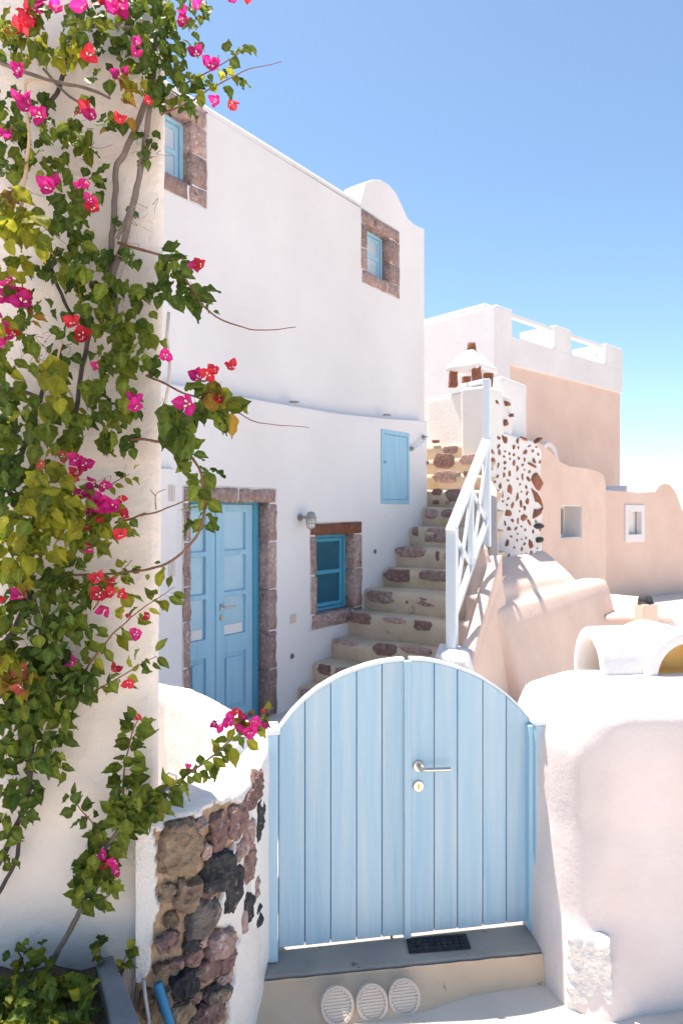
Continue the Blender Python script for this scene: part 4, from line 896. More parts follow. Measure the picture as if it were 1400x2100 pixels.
p2 = p0.lerp(p1, 1.02); MB().tube([p1, p1 + (p1 - p0).normalized() * .05], .011, 10).build('inner_cable', M['grey_cable'], bc, smooth=True)

# ------------------------------------------------------------------ planter
pl = thing('planter', 'grey cement planter bed at the foot of the vine wall', 'planter', (-.9, 2.1, 0))
za = .36
A1, A2 = zero_pt(196, 1968, za), zero_pt(232, 1957, za); A3, A4 = zero_pt(300, 2125, za), zero_pt(236, 2130, za)
A3, A4 = A2 + (A3 - A2) * 1.25, A1 + (A4 - A1) * 1.25
MB().hexa([V((p.x, p.y, -.3)) for p in (A1, A2, A3, A4)], [A1, A2, A3, A4]).build('side_slab', M['planter'], pl, bevel=.008)
MB().box(Frame((0, 1.84), (1, 0), (0, -1)), -1.9, A4.x + .02, -.3, za - .02, -.06, 0).build('front_slab', M['planter'], pl, bevel=.008)
gm = MB(); n = 24
for j in range(n + 1):
    for i in range(n + 1):
        x = -1.9 + (A1.x + .08 + 1.9) * i / n; y = 1.82 + .45 * j / n; gm.v.append(V((x, y, za - .06 + .025 * noise.noise(V((x * 9, y * 9, 0))))))
for j in range(n):
    for i in range(n): k = j * (n + 1) + i; gm.f.append((k, k + 1, k + n + 2, k + n + 1))
gm.build('soil', M['soil'], pl, smooth=True)

# ------------------------------------------------------------------ leaves and flowers
def leaf_mesh(kind, tone, petal=False):
    """outline of an ovate leaf along +y, folded on the midrib and curled; three stations across each half"""
    rows = 9; vs_, fs, rib = [], [], []
    wid = [.10, .62, .90, 1.0, .97, .86, .66, .42, .17, .0] if kind != 'n' else [.06, .36, .54, .64, .66, .60, .48, .32, .14, .0]
    fold = {'f': .10, 'c': .38, 'w': .2, 'n': .55}[kind]; curl = {'f': .25, 'c': .7, 'w': .35, 'n': 1.2}[kind]
    for i in range(rows + 1):
        y = i / rows; w = wid[i] * .40; ang = -curl * (y - .3)
        cy = y - .10 * curl * y * y; cz = -.24 * curl * y * y
        for k, f in enumerate((-1, -.5, 0, .5, 1)):
            wave = (.05 * math.sin(i * 1.6 + k * 2.6 + (1 if kind == 'w' else 0)) * abs(f)) * (1.9 if kind == 'w' else 1.0)
            w2_ = w * (1 + .035 * math.sin(i * 2.9 + f * 2)); vs_.append((f * w2_ * math.cos(fold * .9), cy, cz + abs(f) * w * math.sin(fold) + wave)); rib.append(.85 if f == 0 else (.35 if abs(f) == 1 else (.30 if i % 2 else .0)))
    for i in range(rows):
        for k in range(4): a = i * 5 + k; fs.append((a, a + 1, a + 6, a + 5))
    k = len(vs_)                                             # leaf stalk
    vs_ += [(-.012, 0, 0), (.012, 0, 0), (.008, -.22, -.03), (-.008, -.22, -.03)]; rib += [.5] * 4; fs.append((k, k + 1, k + 2, k + 3))
    return vs_, fs, rib
KINDS = ['f', 'c', 'w', 'n']; LV = {k: leaf_mesh(k, 'x') for k in KINDS}; LM = {}
def get_leaf(kind, tone):
    if (kind, tone) not in LM:
        vs_, fs, rib = LV[kind]; me = bpy.data.meshes.new('leaf'); me.from_pydata(vs_, [], fs); me.materials.append(LEAF[tone])
        me.polygons.foreach_set('use_smooth', [True] * len(fs)); a = me.attributes.new('rib', 'FLOAT', 'POINT'); a.data.foreach_set('value', rib); LM[(kind, tone)] = me
    return LM[(kind, tone)]
def orient(pos, tip, nrm, size, vary=True):
    y = V(tip).normalized(); z = V(nrm) - y * V(nrm).dot(y)
    z = z.normalized() if z.length > .05 else y.orthogonal().normalized(); x = y.cross(z)
    m = Matrix((x, y, z)).transposed().to_4x4() @ Matrix.Diagonal((size * rng.uniform(.72, 1.12), size, size * rng.uniform(.5, 2.0), 1) if vary else (size, size, size, 1)); m.translation = pos; return m
class Foliage:
    def __init__(s): s.items = []
    def add(s, pos, tip, nrm, size, kind, tone): s.items.append((pos, orient(pos, tip, nrm, size), size, kind, tone))
    def build(s, parent, limit=300):
        def view(it):
            p = it[0]; x = F * p.x / p.y + 700; y = 1050 + F * (E - p.z) / p.y
            return (it[2] / p.y) if (-20 < x < 1420 and -20 < y < 2120) else 0
        its = sorted(s.items, key=view, reverse=True); base = Matrix.Translation(-V(parent.location))
        for pos, m, sz, kind, tone in its[:limit]:
            o = bpy.data.objects.new('leaf', get_leaf(kind, tone)); col.objects.link(o); o.parent = parent; o.matrix_parent_inverse = base; o.matrix_basis = m
        rest = its[limit:]
        if rest:
            vs_, fs, rib, hue, mi = [], [], [], [], []; tones = sorted({i[4] for i in rest})
            for pos, m, sz, kind, tone in rest:
                lv, lf, lr = LV[kind]; k = len(vs_); h = rng.random()
                vs_ += [tuple(m @ V(v)) for v in lv]; fs += [tuple(i + k for i in f) for f in lf]; rib += lr; hue += [h] * len(lv); mi += [tones.index(tone)] * len(lf)
            me = bpy.data.meshes.new('small_leaves'); me.from_pydata(vs_, [], fs)
            for t in tones: me.materials.append(LEAF[t])
            me.polygons.foreach_set('material_index', mi); me.polygons.foreach_set('use_smooth', [True] * len(fs))
            a = me.attributes.new('rib', 'FLOAT', 'POINT'); a.data.foreach_set('value', rib); a = me.attributes.new('hue', 'FLOAT', 'POINT'); a.data.foreach_set('value', hue)
            o = bpy.data.objects.new('small_leaves', me); col.objects.link(o); o.parent = parent; o.matrix_parent_inverse = base; o['kind'] = 'stuff'
FM = {}
def flower_mesh(tone, variant):
    if (tone, variant) in FM: return FM[(tone, variant)]
    r = random.Random(variant * 7 + ord(tone)); vs_, fs, rib, mi = [], [], [], []
    for b in range(3):
        az = 2 * math.pi * b / 3 + r.uniform(-.3, .3); op = r.uniform(.5, 1.0); k = len(vs_); rows = 5
        wid = [.12, .62, .92, .85, .5, .03]; cu = r.uniform(-.3, .5)
        for i in range(rows + 1):
            y = i / rows; w = wid[i] * .42; rad = y * math.sin(op) ; zz = y * math.cos(op) + cu * .18 * y * y
            for f in (-1, -.5, 0, .5, 1):
                d = .10 * abs(f) * w * 2 + .03 * math.sin(i * 2.3 + f * 4 + b)
                x_, y_ = f * w, rad - d * .3
                vs_.append((x_ * math.cos(az) - y_ * math.sin(az), x_ * math.sin(az) + y_ * math.cos(az), zz + d)); rib.append(.8 if f == 0 else .15)
        for i in range(rows):
            for c in range(4): a = k + i * 5 + c; fs.append((a, a + 1, a + 6, a + 5)); mi.append(0)
    for b in range(2 if variant % 2 else 3):                 # cream tubes with a star
        az = 2 * math.pi * b / 3 + .5; cx_, cy_ = .15 * math.cos(az), .15 * math.sin(az); k = len(vs_)
        for i in range(8):
            a = 2 * math.pi * i / 8; vs_.append((cx_ * .4 + .02 * math.cos(a), cy_ * .4 + .02 * math.sin(a), .1)); rib.append(0)
        for i in range(8):
            a = 2 * math.pi * i / 8; rr_ = .085 if i % 2 else .05; vs_.append((cx_ * 1.2 + rr_ * math.cos(a), cy_ * 1.2 + rr_ * math.sin(a), .34)); rib.append(0)
        fs += [(k + i, k + (i + 1) % 8, k + 8 + (i + 1) % 8, k + 8 + i) for i in range(8)] + [tuple(k + 8 + i for i in range(8))]; mi += [1] * 9
    me = bpy.data.meshes.new('flower'); me.from_pydata(vs_, [], fs); me.materials.append(PETAL[tone]); me.materials.append(M['stamen'])
    me.polygons.foreach_set('material_index', mi); me.polygons.foreach_set('use_smooth', [True] * len(fs))
    a = me.attributes.new('rib', 'FLOAT', 'POINT'); a.data.foreach_set('value', rib); FM[(tone, variant)] = me; return me
def flower(parent, pos, size, tone, face):
    me = flower_mesh(tone, rng.randint(0, 5)); o = bpy.data.objects.new('flower', me); col.objects.link(o); o.parent = parent
    o.matrix_parent_inverse = Matrix.Translation(-V(parent.location)); z = V(face).normalized(); y = V((rng.uniform(-1, 1), rng.uniform(-.3, .3), rng.uniform(-1, 1)))
    o.matrix_basis = orient(pos, y, z, size, False)
def vp(x, y, off): return VW.pt(*VW.px(x, y, off), off)
def rv(s): return V((rng.gauss(0, s), rng.gauss(0, s), rng.gauss(0, s)))
def stem(parent, pts, r0, r1, mt, name='branch', wob=.004):
    P = []
    for i in range(len(pts) - 1):                            # smooth polyline with a little wander
        p_1, p0, p1, p2 = [V(pts[max(0, min(len(pts) - 1, i + d))]) for d in (-1, 0, 1, 2)]
        for k in range(5):
            t = k / 5; P.append(.5 * ((2 * p0) + (p1 - p_1) * t + (2 * p_1 - 5 * p0 + 4 * p1 - p2) * t * t + (3 * p0 - p_1 - 3 * p1 + p2) * t ** 3))
    P.append(V(pts[-1])); n = len(P)
    P = [p + V((noise.noise(p * 23) * wob, noise.noise(p * 23 + V((5, 0, 0))) * wob, noise.noise(p * 23 + V((0, 9, 0))) * wob)) for p in P]
    R_ = [(r0 + (r1 - r0) * i / (n - 1)) * (1 + .18 * noise.noise(P[i] * 60)) for i in range(n)]
    o = MB().tube(P, R_, 7).build(name, mt, parent, smooth=True); return P
def leaves_along(fo, P, a, b, n, size, tones, kinds, spread=.03, droop=.6):
    for i in range(n):
        t = a + (b - a) * (i + rng.random()) / n; k = min(len(P) - 2, int(t * (len(P) - 1))); p = P[k].lerp(P[k + 1], rng.random()); d = (P[k + 1] - P[k]).normalized()
        side = 1 if i % 2 else -1; lat = d.cross(VW.n).normalized() * side
        tip = lat * rng.uniform(.5, 1) + d * rng.uniform(.1, .8) + V((0, 0, -1)) * droop * rng.uniform(.3, 1.2) + rv(.25)
        nrm = VW.n * rng.uniform(.4, 1) + UP * rng.uniform(.2, .9) + rv(.35)
        s_ = size * rng.uniform(.7, 1.2); fo.add(p + tip.normalized() * s_ * .18 + rv(spread * .3), tip, nrm, s_, rng.choice(kinds), rng.choice(tones))

vine = thing('bougainvillea', 'tall bougainvillea with magenta flowers climbing the cream wall', 'vine', vp(60, 2000, .03))
FO = Foliage(); B_ = M['bark']; BD = M['bark_dark']
for pts, r0, r1, m in (
    ([(316, -40, .05), (318, 60, .06), (314, 170, .07), (306, 230, .07), (290, 330, .06), (272, 420, .06), (252, 500, .05), (232, 560, .05), (222, 680, .05)], .0085, .011, B_),
    ([(306, 190, .05), (285, 245, .05), (258, 310, .05), (238, 345, .05), (236, 400, .04), (231, 470, .04), (226, 545, .045), (236, 640, .06), (232, 740, .06)], .010, .009, B_),
    ([(300, 300, .05), (286, 360, .055), (262, 440, .06), (240, 490, .06)], .006, .006, B_),
    ([(160, 20, .03), (140, 105, .03), (122, 180, .03), (101, 210, .03), (80, 260, .03)], .008, .007, BD),
    ([(-20, 118, .12), (30, 140, .11), (110, 165, .09), (180, 180, .08), (226, 203, .08)], .007, .004, B_),
    ([(88, 140, .05), (125, 180, .05), (166, 214, .05)], .005, .004, B_), ([(160, 62, .08), (215, 48, .08), (275, 60, .08)], .007, .005, B_), ([(270, 80, .08), (305, 110, .09), (318, 150, .08)], .005, .005, B_),
    ([(40, 450, .17), (55, 330, .17), (60, 285, .17), (52, 180, .17), (66, 163, .17), (96, 172, .16)], .0065, .003, M['straw']),
    ([(95, 520, .04), (120, 590, .04), (146, 645, .04)], .006, .005, BD), ([(165, 540, .06), (190, 585, .06), (216, 632, .06)], .007, .006, B_), ([(192, 660, .05), (175, 720, .05), (162, 800, .05), (150, 900, .05)], .007, .008, BD),
    ([(122, 720, .04), (92, 790, .04), (62, 880, .04), (15, 1010, .05)], .007, .009, BD), ([(-20, 788, .08), (40, 800, .08), (80, 815, .08)], .008, .006, B_),
    ([(128, 700, .10), (118, 740, .11), (132, 790, .11), (148, 812, .10)], .004, .0035, M['straw']),
    ([(80, 760, .20), (118, 795, .18), (145, 825, .15)], .0045, .0045, LEAF['m']),
    ([(60, 1210, .06), (34, 1290, .06), (-15, 1345, .06)], .012, .014, BD),
    ([(62, 1610, .08), (40, 1680, .06), (0, 1765, .05), (-25, 1800, .05)], .009, .011, BD), ([(40, 1700, .05), (30, 1770, .05), (-15, 1850, .05)], .006, .007, BD),
    ([(62, 1210, .05), (90, 1330, .07), (70, 1480, .08), (60, 1610, .08)], .009, .009, BD), ([(20, 1010, .05), (60, 1120, .06), (62, 1210, .06)], .009, .011, BD)):
    stem(vine, [vp(*p) for p in pts], r0, r1, m)
def fine_twig(pts, r=.0018, m=None): stem(vine, [vp(*p) for p in pts], r, r * .5, m or M['twig'], 'twig', .006)
# sprays that leave the wall
P = stem(vine, [vp(*p) for p in ((240, 498, .06), (300, 515, .07), (345, 532, .09), (388, 585, .10), (430, 640, .11), (500, 672, .12), (560, 675, .12), (606, 670, .12))], .005, .0013, M['twig'])
leaves_along(FO, P, .2, .50, 22, .062, 'ddm', 'fcw'); leaves_along(FO, P, .48, .58, 5, .03, 'dm', 'fc')
P = stem(vine, [vp(*p) for p in ((255, 900, .08), (320, 905, .11), (380, 925, .13), (412, 970, .14), (420, 1040, .14), (402, 1100, .13), (352, 1150, .12), (300, 1168, .11), (200, 1178, .09), (105, 1178, .08))], .0045, .004, M['twig'])
leaves_along(FO, P, .20, .50, 24, .058, 'dmm', 'fcw'); leaves_along(FO, P, .7, .85, 6, .03, 'mmd', 'nc')
P = stem(vine, [vp(*p) for p in ((300, 770, .08), (345, 790, .11), (400, 815, .13), (470, 838, .14), (530, 866, .15), (635, 876, .15))], .0042, .001, M['twig'])
leaves_along(FO, P, .30, .62, 16, .075, 'dmmo', 'fcw')
for i in range(11): p = vp(rng.uniform(335, 400), rng.uniform(810, 900), .15); FO.add(p, V((rng.uniform(-.5, .5), 0, -1)), VW.n + UP * .4 + rv(.3), rng.uniform(.085, .11), rng.choice('fw'), rng.choice('ddm'))
for i in range(10): p = vp(rng.uniform(425, 485), rng.uniform(775, 820), .15); FO.add(p, V((rng.uniform(-.5, 1), 0, -1)), VW.n + UP * .4 + rv(.3), rng.uniform(.05, .07), rng.choice('fc'), rng.choice('oomy'))
P = stem(vine, [vp(*p) for p in ((235, 1072, .07), (280, 1060, .09), (330, 1047, .11), (395, 1021, .12))], .004, .002, M['twig']); leaves_along(FO, P, 0, .4, 7, .035, 'mdy', 'nc')
fine_twig([(318, 1045, .11), (320, 1015, .11), (340, 1003, .11)]); fine_twig([(318, 1018, .11), (308, 1005, .11)])
P = stem(vine, [vp(*p) for p in ((175, 1375, .08), (215, 1320, .10), (258, 1275, .11), (310, 1235, .12), (358, 1203, .12))], .0035, .001, M['twig']); leaves_along(FO, P, .1, 1, 26, .062, 'mmy', 'nnc', droop=.5)
P = stem(vine, [vp(*p) for p in ((180, 1425, .08), (230, 1398, .09), (275, 1370, .10), (322, 1345, .10))], .003, .001, M['twig']); leaves_along(FO, P, .1, 1, 18, .05, 'mdy', 'nnc', droop=.5)
P = stem(vine, [vp(*p) for p in ((330, 235, .07), (395, 205, .09), (445, 172, .10), (508, 142, .11), (578, 127, .11))], .0035, .0009, M['twig']); leaves_along(FO, P, .2, .72, 16, .042, 'dmy', 'fc')
P = stem(vine, [vp(*p) for p in ((380, 170, .09), (440, 140, .1), (490, 110, .11), (500, 98, .11))], .0025, .001, M['twig']); leaves_along(FO, P, .2, 1, 12, .04, 'dm', 'fc')
P = stem(vine, [vp(*p) for p in ((190, 1250, .08), (225, 1200, .08), (250, 1170, .1), (270, 1150, .1))], .0025, .001, M['twig']); leaves_along(FO, P, .1, 1, 14, .04, 'mdy', 'nc')
P = stem(vine, [vp(*p) for p in ((205, 1010, .08), (235, 990, .09), (265, 972, .09))], .0025, .001, M['twig']); leaves_along(FO, P, .2, 1, 9, .035, 'mdy', 'nc')
P = stem(vine, [vp(*p) for p in ((40, 690, .1), (62, 650, .11), (85, 615, .12))], .0025, .001, M['twig']); leaves_along(FO, P, .0, 1, 10, .045, 'dmo', 'nc')
for _ in range(60):
    x, y = rng.choice([(270, 480), (290, 420), (300, 300), (110, 500), (60, 720), (290, 560), (180, 300), (110, 720), (200, 1020), (40, 410)]); x += rng.uniform(-30, 30); y += rng.uniform(-40, 40)
    fine_twig([(x, y, .05), (x + rng.uniform(-20, 20), y + rng.uniform(-15, 15), .07), (x + rng.uniform(-35, 40), y + rng.uniform(-30, 30), .09)], .0011, rng.choice([M['twig'], M['straw'], B_]))
# crowns: (cx, cy, rx, ry, tones (yellow paints the sunlit crowns), leaf length px, off0, off1, kinds, cover)
CL = [(55, 60, 62, 60, 'mmy', 50, .1, .2, 'fcw', 1.0), (150, 70, 40, 70, 'mmdy', 52, .08, .2, 'fcw', .9), (120, 105, 60, 40, 'my', 50, .12, .22, 'fcw', 1.0), (40, 110, 45, 30, 'dm', 45, .05, .15, 'fc', .9), (225, 35, 60, 35, 'dm', 46, .04, .14, 'fcw', 1.0), (300, 45, 55, 60, 'ddm', 46, .03, .15, 'fcw', 1.4),
      (380, 30, 60, 40, 'dm', 40, .04, .16, 'fcw', 1.0), (330, 120, 55, 60, 'ddm', 46, .03, .15, 'fcw', 1.4), (395, 100, 30, 30, 'dm', 36, .05, .15, 'fc', .7), (195, 110, 38, 40, 'dd', 50, .03, .1, 'fw', .9), (255, 110, 30, 40, 'ddm', 44, .04, .12, 'fcw', 1.0), (355, 190, 50, 50, 'ddm', 44, .04, .14, 'fcw', 1.2), (205, 165, 22, 25, 'dm', 48, .05, .12, 'f', .9),
      (270, 185, 32, 40, 'ooy', 44, .1, .2, 'fcw', 1.1), (85, 220, 30, 28, 'd', 46, .04, .1, 'fw', .8), (20, 215, 32, 45, 'dm', 48, .06, .16, 'fcw', .9), (50, 265, 55, 35, 'dm', 48, .08, .2, 'fcw', 1.1), (165, 250, 38, 38, 'mmd', 50, .07, .18, 'fcw', 1.0), (235, 255, 30, 32, 'mod', 44, .06, .14, 'fcw', .9), (120, 290, 55, 28, 'mmd', 48, .06, .18, 'fcw', 1.0),
      (20, 320, 48, 60, 'dmm', 48, .06, .18, 'fcw', 1.2), (105, 350, 50, 40, 'dmm', 50, .06, .18, 'fcw', 1.1), (190, 315, 28, 36, 'dm', 52, .06, .14, 'fw', .9), (300, 300, 22, 40, 'd', 34, .03, .08, 'fc', 1.0), (165, 390, 45, 38, 'dm', 48, .05, .15, 'fcw', 1.1), (228, 368, 16, 26, 'd', 58, .07, .1, 'f', .8), (130, 440, 50, 40, 'dmm', 50, .06, .18, 'fcw', 1.2),
      (30, 410, 42, 30, 'yyo', 58, .15, .3, 'fw', 1.0), (40, 490, 58, 55, 'yyym', 58, .15, .32, 'fcw', 1.2), (75, 480, 35, 50, 'ymo', 58, .15, .3, 'fw', .9), (20, 570, 45, 40, 'yym', 55, .13, .28, 'fcw', 1.0), (180, 510, 40, 32, 'mmd', 48, .05, .15, 'fcw', 1.0), (255, 450, 22, 30, 'd', 34, .03, .08, 'fc', .8), (135, 480, 30, 45, 'dm', 46, .04, .12, 'fcw', 1.0),
      (95, 545, 32, 30, 'dd', 44, .03, .1, 'fc', 1.1), (150, 560, 45, 40, 'dmm', 50, .05, .16, 'fcw', 1.2), (200, 580, 50, 55, 'dmm', 52, .05, .18, 'fcw', 1.4), (260, 530, 45, 25, 'dd', 38, .03, .1, 'fc', .9), (255, 600, 45, 30, 'dmm', 46, .05, .15, 'fcw', 1.2), (310, 615, 42, 30, 'dd', 46, .06, .13, 'fcw', 1.0), (345, 570, 30, 35, 'ddm', 46, .08, .14, 'fcw', .8), (355, 615, 25, 25, 'dd', 50, .08, .14, 'f', .9),
      (200, 650, 45, 40, 'dmm', 50, .05, .16, 'fcw', 1.3), (260, 670, 48, 40, 'dmm', 50, .05, .16, 'fcw', 1.3), (60, 650, 35, 35, 'dmo', 42, .08, .2, 'nc', .7), (130, 670, 40, 30, 'dd', 44, .04, .12, 'fcw', 1.0), (285, 720, 50, 40, 'dmm', 50, .05, .16, 'fcw', 1.2), (235, 740, 38, 45, 'dm', 50, .05, .15, 'fcw', 1.3), (320, 760, 25, 35, 'dd', 40, .06, .12, 'fcw', .9),
      (125, 750, 30, 45, 'dd', 40, .03, .09, 'fc', .8), (30, 700, 40, 45, 'mym', 52, .14, .26, 'fw', 1.1), (75, 770, 45, 45, 'yym', 70, .18, .32, 'fw', 1.0), (85, 840, 45, 50, 'yyy', 82, .22, .36, 'f', .9), (30, 820, 45, 55, 'dmm', 56, .08, .18, 'fcw', 1.3), (160, 830, 50, 45, 'mmy', 56, .1, .2, 'fcw', 1.3), (230, 820, 48, 50, 'dmm', 54, .06, .18, 'fcw', 1.4), (110, 890, 60, 45, 'mmd', 62, .12, .26, 'fcw', 1.4),
      (285, 830, 20, 25, 'ood', 40, .06, .14, 'fc', .8), (200, 890, 45, 40, 'mmd', 54, .07, .18, 'fcw', 1.4), (262, 890, 28, 22, 'd', 42, .05, .12, 'fcw', 1.2), (255, 935, 22, 30, 'd', 55, .08, .13, 'f', .9), (30, 920, 50, 60, 'dmd', 56, .05, .16, 'fcw', 1.5), (20, 1010, 40, 50, 'dd', 52, .04, .12, 'fcw', 1.5), (70, 980, 38, 40, 'dd', 52, .05, .14, 'fcw', 1.3), (130, 925, 28, 18, 'yo', 30, .12, .2, 'nc', .9),
      (100, 1020, 50, 60, 'yym', 62, .18, .32, 'cnw', 1.4), (60, 1085, 58, 45, 'yym', 66, .16, .3, 'cnw', 1.4), (140, 1050, 45, 55, 'yym', 62, .14, .28, 'cnw', 1.4), (185, 1090, 45, 45, 'mym', 58, .1, .22, 'cnw', 1.3), (220, 1070, 30, 40, 'mmy', 52, .1, .2, 'cn', 1.1), (40, 1150, 55, 45, 'yym', 60, .14, .26, 'cn', 1.3), (105, 1130, 45, 40, 'yym', 56, .12, .24, 'cn', 1.2), (185, 1140, 40, 30, 'mmy', 50, .08, .18, 'cn', 1.1),
      (140, 1200, 50, 45, 'ddm', 52, .05, .16, 'cn', 1.4), (30, 1200, 35, 30, 'ymm', 52, .1, .2, 'cn', .9), (190, 1210, 32, 30, 'dm', 44, .07, .16, 'cn', 1.0), (25, 1260, 30, 35, 'dmm', 50, .06, .14, 'cn', .9), (110, 1270, 55, 50, 'ddm', 54, .05, .16, 'cn', 1.5), (165, 1290, 25, 40, 'ddm', 46, .06, .15, 'cn', 1.1), (25, 1330, 30, 30, 'dm', 50, .05, .12, 'cn', .9), (95, 1350, 60, 50, 'ddm', 54, .05, .18, 'cn', 1.5),
      (30, 1400, 45, 50, 'yoy', 52, .12, .22, 'cn', 1.3), (120, 1420, 62, 50, 'ddm', 52, .05, .18, 'cn', 1.6), (170, 1400, 35, 45, 'ddm', 44, .06, .15, 'cn', 1.2), (40, 1470, 55, 40, 'mdd', 54, .06, .18, 'cn', 1.5), (100, 1490, 55, 45, 'dmm', 54, .06, .18, 'cn', 1.5), (60, 1550, 62, 45, 'dmm', 56, .06, .18, 'cn', 1.4), (115, 1560, 30, 45, 'dmm', 48, .06, .15, 'cn', 1.0), (30, 1610, 40, 40, 'ddm', 52, .05, .14, 'cn', 1.2), (60, 1650, 25, 35, 'dd', 46, .06, .12, 'cn', .9), (15, 1700, 28, 40, 'dmm', 48, .05, .12, 'cn', 1.0), (10, 1770, 22, 22, 'dm', 40, .05, .1, 'cn', .8), (10, 1285, 28, 40, 'dmy', 52, .06, .18, 'cn', 1.2), (10, 1370, 28, 45, 'myy', 52, .08, .2, 'cn', 1.2), (8, 1460, 28, 45, 'dmm', 52, .06, .16, 'cn', 1.3), (12, 1550, 30, 45, 'dmm', 52, .06, .16, 'cn', 1.3), (70, 1420, 40, 60, 'dmd', 50, .04, .14, 'cn', 1.2), (75, 1220, 40, 40, 'ddm', 50, .04, .14, 'cn', 1.1), (10, 1120, 25, 60, 'yym', 58, .12, .24, 'cn', 1.0), (8, 880, 25, 50, 'dmm', 52, .05, .15, 'fcw', 1.0), (10, 740, 25, 50, 'mmy', 52, .08, .2, 'fcw', 1.0)]
for (cx, cy, rx, ry, tones, lp, o0, o1, kinds, cov) in CL:
    n = max(3, int(math.pi * rx * ry / (lp * lp * .55) * cov * (5.6 if kinds in ('cn', 'cnw') else 3.6)))
    for _ in range(n):
        a = rng.uniform(0, 2 * math.pi); d = math.sqrt(rng.random()) * rng.uniform(.8, 1.12); off = rng.uniform(o0, o1)
        pos = vp(cx + rx * d * math.cos(a), cy + ry * d * math.sin(a) - lp * .3, off)
        if kinds in ('cn', 'cnw'): tip = V((rng.gauss(-.1, .7), rng.uniform(-.5, .2), rng.uniform(-1.1, -.1)))
        else: tip = V((rng.gauss(0, .55), rng.uniform(-.5, .15), -rng.uniform(.35, 1.1)))
        nrm = VW.n * rng.uniform(.5, 1.1) + UP * rng.uniform(.1, .8) + rv(.32)
        FO.add(pos, tip, nrm, min(lp, 66) * rng.uniform(.62, 1.12) * 2.1 / F * .76, rng.choice(kinds), rng.choice(tones))
FO.build(vine)
FL_ = [(45, 45, .06, 'r'), (62, 15, .06, 'p'), (75, 5, .06, 'p'), (115, 18, .055, 'p'), (40, 65, .05, 'r'), (60, 30, .05, 'r'), (178, 12, .055, 'p'), (215, 8, .05, 'r'), (245, 15, .06, 'p'), (255, 5, .05, 'p'), (235, 30, .05, 'p'), (372, 40, .035, 'p'), (405, 18, .035, 'p'), (380, 30, .03, 'p'), (480, 5, .04, 'p'), (507, 8, .035, 'r'), (180, 115, .045, 'r'), (282, 90, .04, 'p'), (275, 115, .04, 'p'), (250, 160, .05, 'p'), (40, 148, .05, 'p'), (405, 113, .05, 'p'), (432, 132, .05, 'p'), (446, 208, .04, 'p'), (468, 205, .04, 'r'), (45, 215, .06, 'p'), (65, 225, .05, 'p'), (85, 238, .05, 'p'), (186, 230, .055, 'r'), (190, 240, .045, 'p'), (243, 252, .05, 'r'), (306, 210, .03, 'r'), (8, 275, .05, 'p'), (20, 285, .04, 'p'),
       (103, 387, .055, 'p'), (112, 380, .045, 'p'), (165, 385, .04, 'p'), (180, 370, .035, 'p'), (190, 430, .05, 'r'), (185, 412, .04, 'p'), (413, 547, .04, 'r'), (405, 540, .035, 'p'), (20, 575, .05, 'p'), (30, 605, .06, 'p'), (45, 620, .06, 'p'), (55, 600, .05, 'r'), (10, 610, .05, 'p'), (5, 650, .055, 'p'), (10, 695, .06, 'p'), (30, 690, .05, 'r'), (15, 712, .05, 'p'), (152, 662, .05, 'r'), (168, 690, .05, 'r'), (172, 700, .045, 'r'), (202, 753, .035, 'p'), (340, 728, .04, 'p'), (275, 825, .045, 'p'), (277, 838, .05, 'p'), (410, 778, .06, 'p'), (425, 770, .05, 'r'), (440, 762, .045, 'r'), (475, 755, .04, 'r'), (388, 828, .065, 'p'), (450, 825, .03, 'r'),
       (118, 920, .035, 'c'), (130, 935, .035, 'c'), (92, 948, .04, 'c'), (125, 955, .035, 'c'), (160, 945, .05, 'p'), (175, 955, .045, 'p'), (145, 970, .045, 'c'), (160, 975, .045, 'r'), (150, 985, .04, 'c'), (197, 990, .045, 'p'), (210, 995, .04, 'p'), (190, 1012, .05, 'p'), (205, 1030, .055, 'p'), (220, 1035, .055, 'p'), (232, 1040, .05, 'p'), (185, 1045, .05, 'p'), (178, 1055, .05, 'p'), (190, 1060, .045, 'p'), (170, 1015, .04, 'p'), (245, 1020, .035, 'r'), (250, 1062, .04, 'r'), (252, 1098, .045, 'r'), (212, 1062, .03, 'r'), (190, 1115, .04, 'r'), (188, 1130, .035, 'p'), (205, 1192, .045, 'r'), (230, 1192, .03, 'r'), (205, 1220, .05, 'r'), (245, 1218, .035, 'r'), (218, 1245, .045, 'p'), (228, 1220, .035, 'r'), (52, 1225, .06, 'p'), (12, 1228, .03, 'r'), (280, 1300, .045, 'p'), (268, 1265, .025, 'r'), (305, 1262, .025, 'r'), (155, 1363, .045, 'p'), (232, 1378, .035, 'r'), (265, 1400, .035, 'r'), (40, 1405, .04, 'c'), (42, 1375, .04, 'c'), (182, 1080, .035, 'r')]
for (x, y, s_, tn) in FL_:
    off = .17 if x < 320 else .16
    flower(vine, vp(x, y, off + rng.uniform(-.02, .05)), s_ * rng.uniform(.72, .95), tn, VW.n + UP * rng.uniform(-.4, .8) + rv(.45))

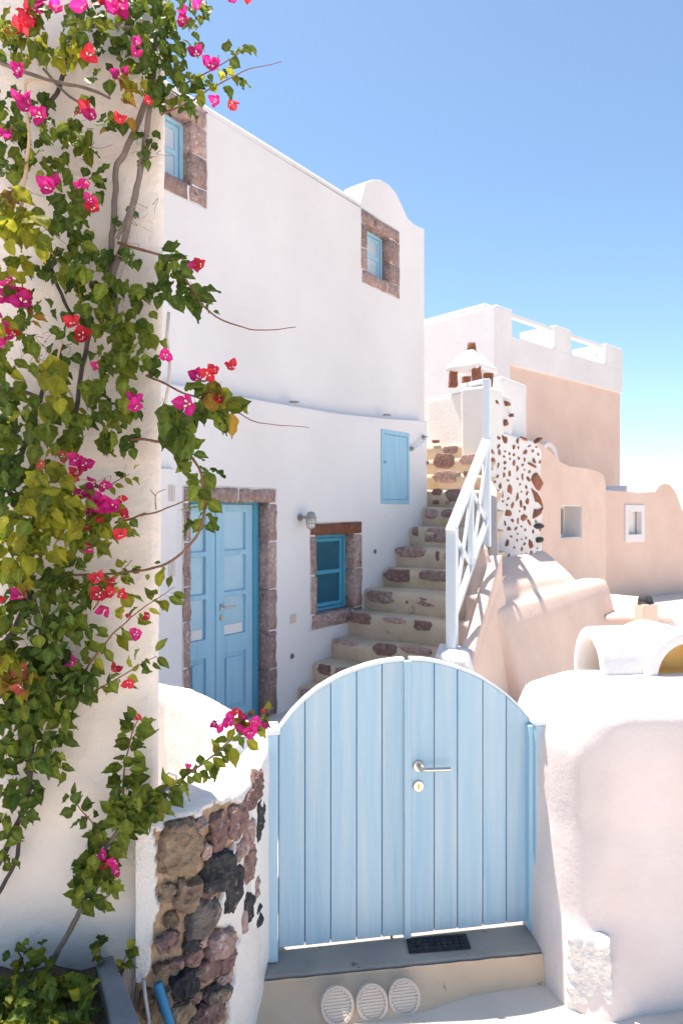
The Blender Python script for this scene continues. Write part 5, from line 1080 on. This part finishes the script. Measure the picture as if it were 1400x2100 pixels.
# second bougainvillea, rooted in the planter
v2 = thing('young_bougainvillea', 'slender young bougainvillea reaching from the planter to the gate', 'vine', vp(92, 2004, .05))
FO = Foliage()
P = stem(v2, [vp(*p) for p in ((90, 2010, .06), (130, 1930, .07), (165, 1868, .08), (185, 1800, .09), (212, 1745, .10), (262, 1685, .11), (320, 1635, .12), (380, 1592, .12), (440, 1548, .12), (500, 1495, .11), (560, 1452, .10)) ], .010, .0014, M['bark'])
leaves_along(FO, P, .22, .40, 26, .062, 'dmm', 'cnw'); leaves_along(FO, P, .34, .58, 30, .066, 'dmm', 'ncw'); leaves_along(FO, P, .52, .95, 64, .058, 'mmdy', 'nnc', droop=.9); leaves_along(FO, P, .90, 1, 9, .038, 'oym', 'nc')
P = stem(v2, [vp(*p) for p in ((238, 1715, .10), (252, 1640, .10), (256, 1570, .10), (272, 1500, .10), (284, 1472, .10))], .004, .0014, M['twig']); leaves_along(FO, P, .05, .92, 40, .060, 'mmd', 'ncw')
P = stem(v2, [vp(*p) for p in ((215, 1740, .10), (190, 1690, .10), (165, 1660, .10), (145, 1635, .10))], .003, .0012, M['twig']); leaves_along(FO, P, .1, 1, 18, .046, 'ddm', 'cnf')
for _ in range(26): FO.add(vp(rng.uniform(160, 245), rng.uniform(1735, 1850), rng.uniform(.08, .16)), V((rng.gauss(0, .6), 0, -1)), VW.n + UP * .4 + rv(.35), rng.uniform(.045, .07), rng.choice('cnw'), rng.choice('dmm'))
for _ in range(24): FO.add(vp(rng.uniform(235, 335), rng.uniform(1600, 1700), rng.uniform(.08, .16)), V((rng.gauss(0, .6), 0, -1)), VW.n + UP * .4 + rv(.35), rng.uniform(.045, .07), rng.choice('cnw'), rng.choice('dmm'))
FO.build(v2)
for (x, y, s_, tn) in [(285, 1470, .022, 'r'), (215, 1755, .035, 'p'), (238, 1768, .04, 'p'), (222, 1772, .035, 'r'), (240, 1785, .03, 'p'), (188, 1788, .025, 'p'), (455, 1485, .04, 'p'), (472, 1478, .05, 'p'), (480, 1490, .05, 'p'), (490, 1460, .04, 'r'), (515, 1500, .05, 'p'), (520, 1482, .045, 'p'), (538, 1480, .035, 'p'), (500, 1470, .03, 'p'), (545, 1455, .025, 'r'), (388, 1572, .02, 'p'), (440, 1482, .03, 'p')]:
    flower(v2, vp(x, y, .14), s_ * .78, tn, VW.n + UP * rng.uniform(-.3, .8) + rv(.4))
# low plants in the planter
v3 = thing('planter_plant', 'low green leafy plant filling the planter bed', 'plant', (-.85, 2.0, za - .05)); FO = Foliage()
for _ in range(44):
    c = V((rng.uniform(-1.12, -.70), rng.uniform(1.88, 2.17), za - .07)); tp = c + V((rng.uniform(-.08, .08), rng.uniform(-.08, .05), rng.uniform(.05, .14)))
    stem(v3, [c, c.lerp(tp, .5) + rv(.01), tp], .003, .0015, LEAF['m'], 'stalk')
    for _ in range(9):
        p = c.lerp(tp, rng.uniform(.3, 1.05)); FO.add(p + rv(.012), V((rng.gauss(0, 1), rng.gauss(-.3, .8), rng.uniform(-.3, .5))), UP * .8 + VW.n * .6 + rv(.35), rng.uniform(.03, .055), rng.choice('fcw'), rng.choice('mmdyd'))
FO.build(v3)
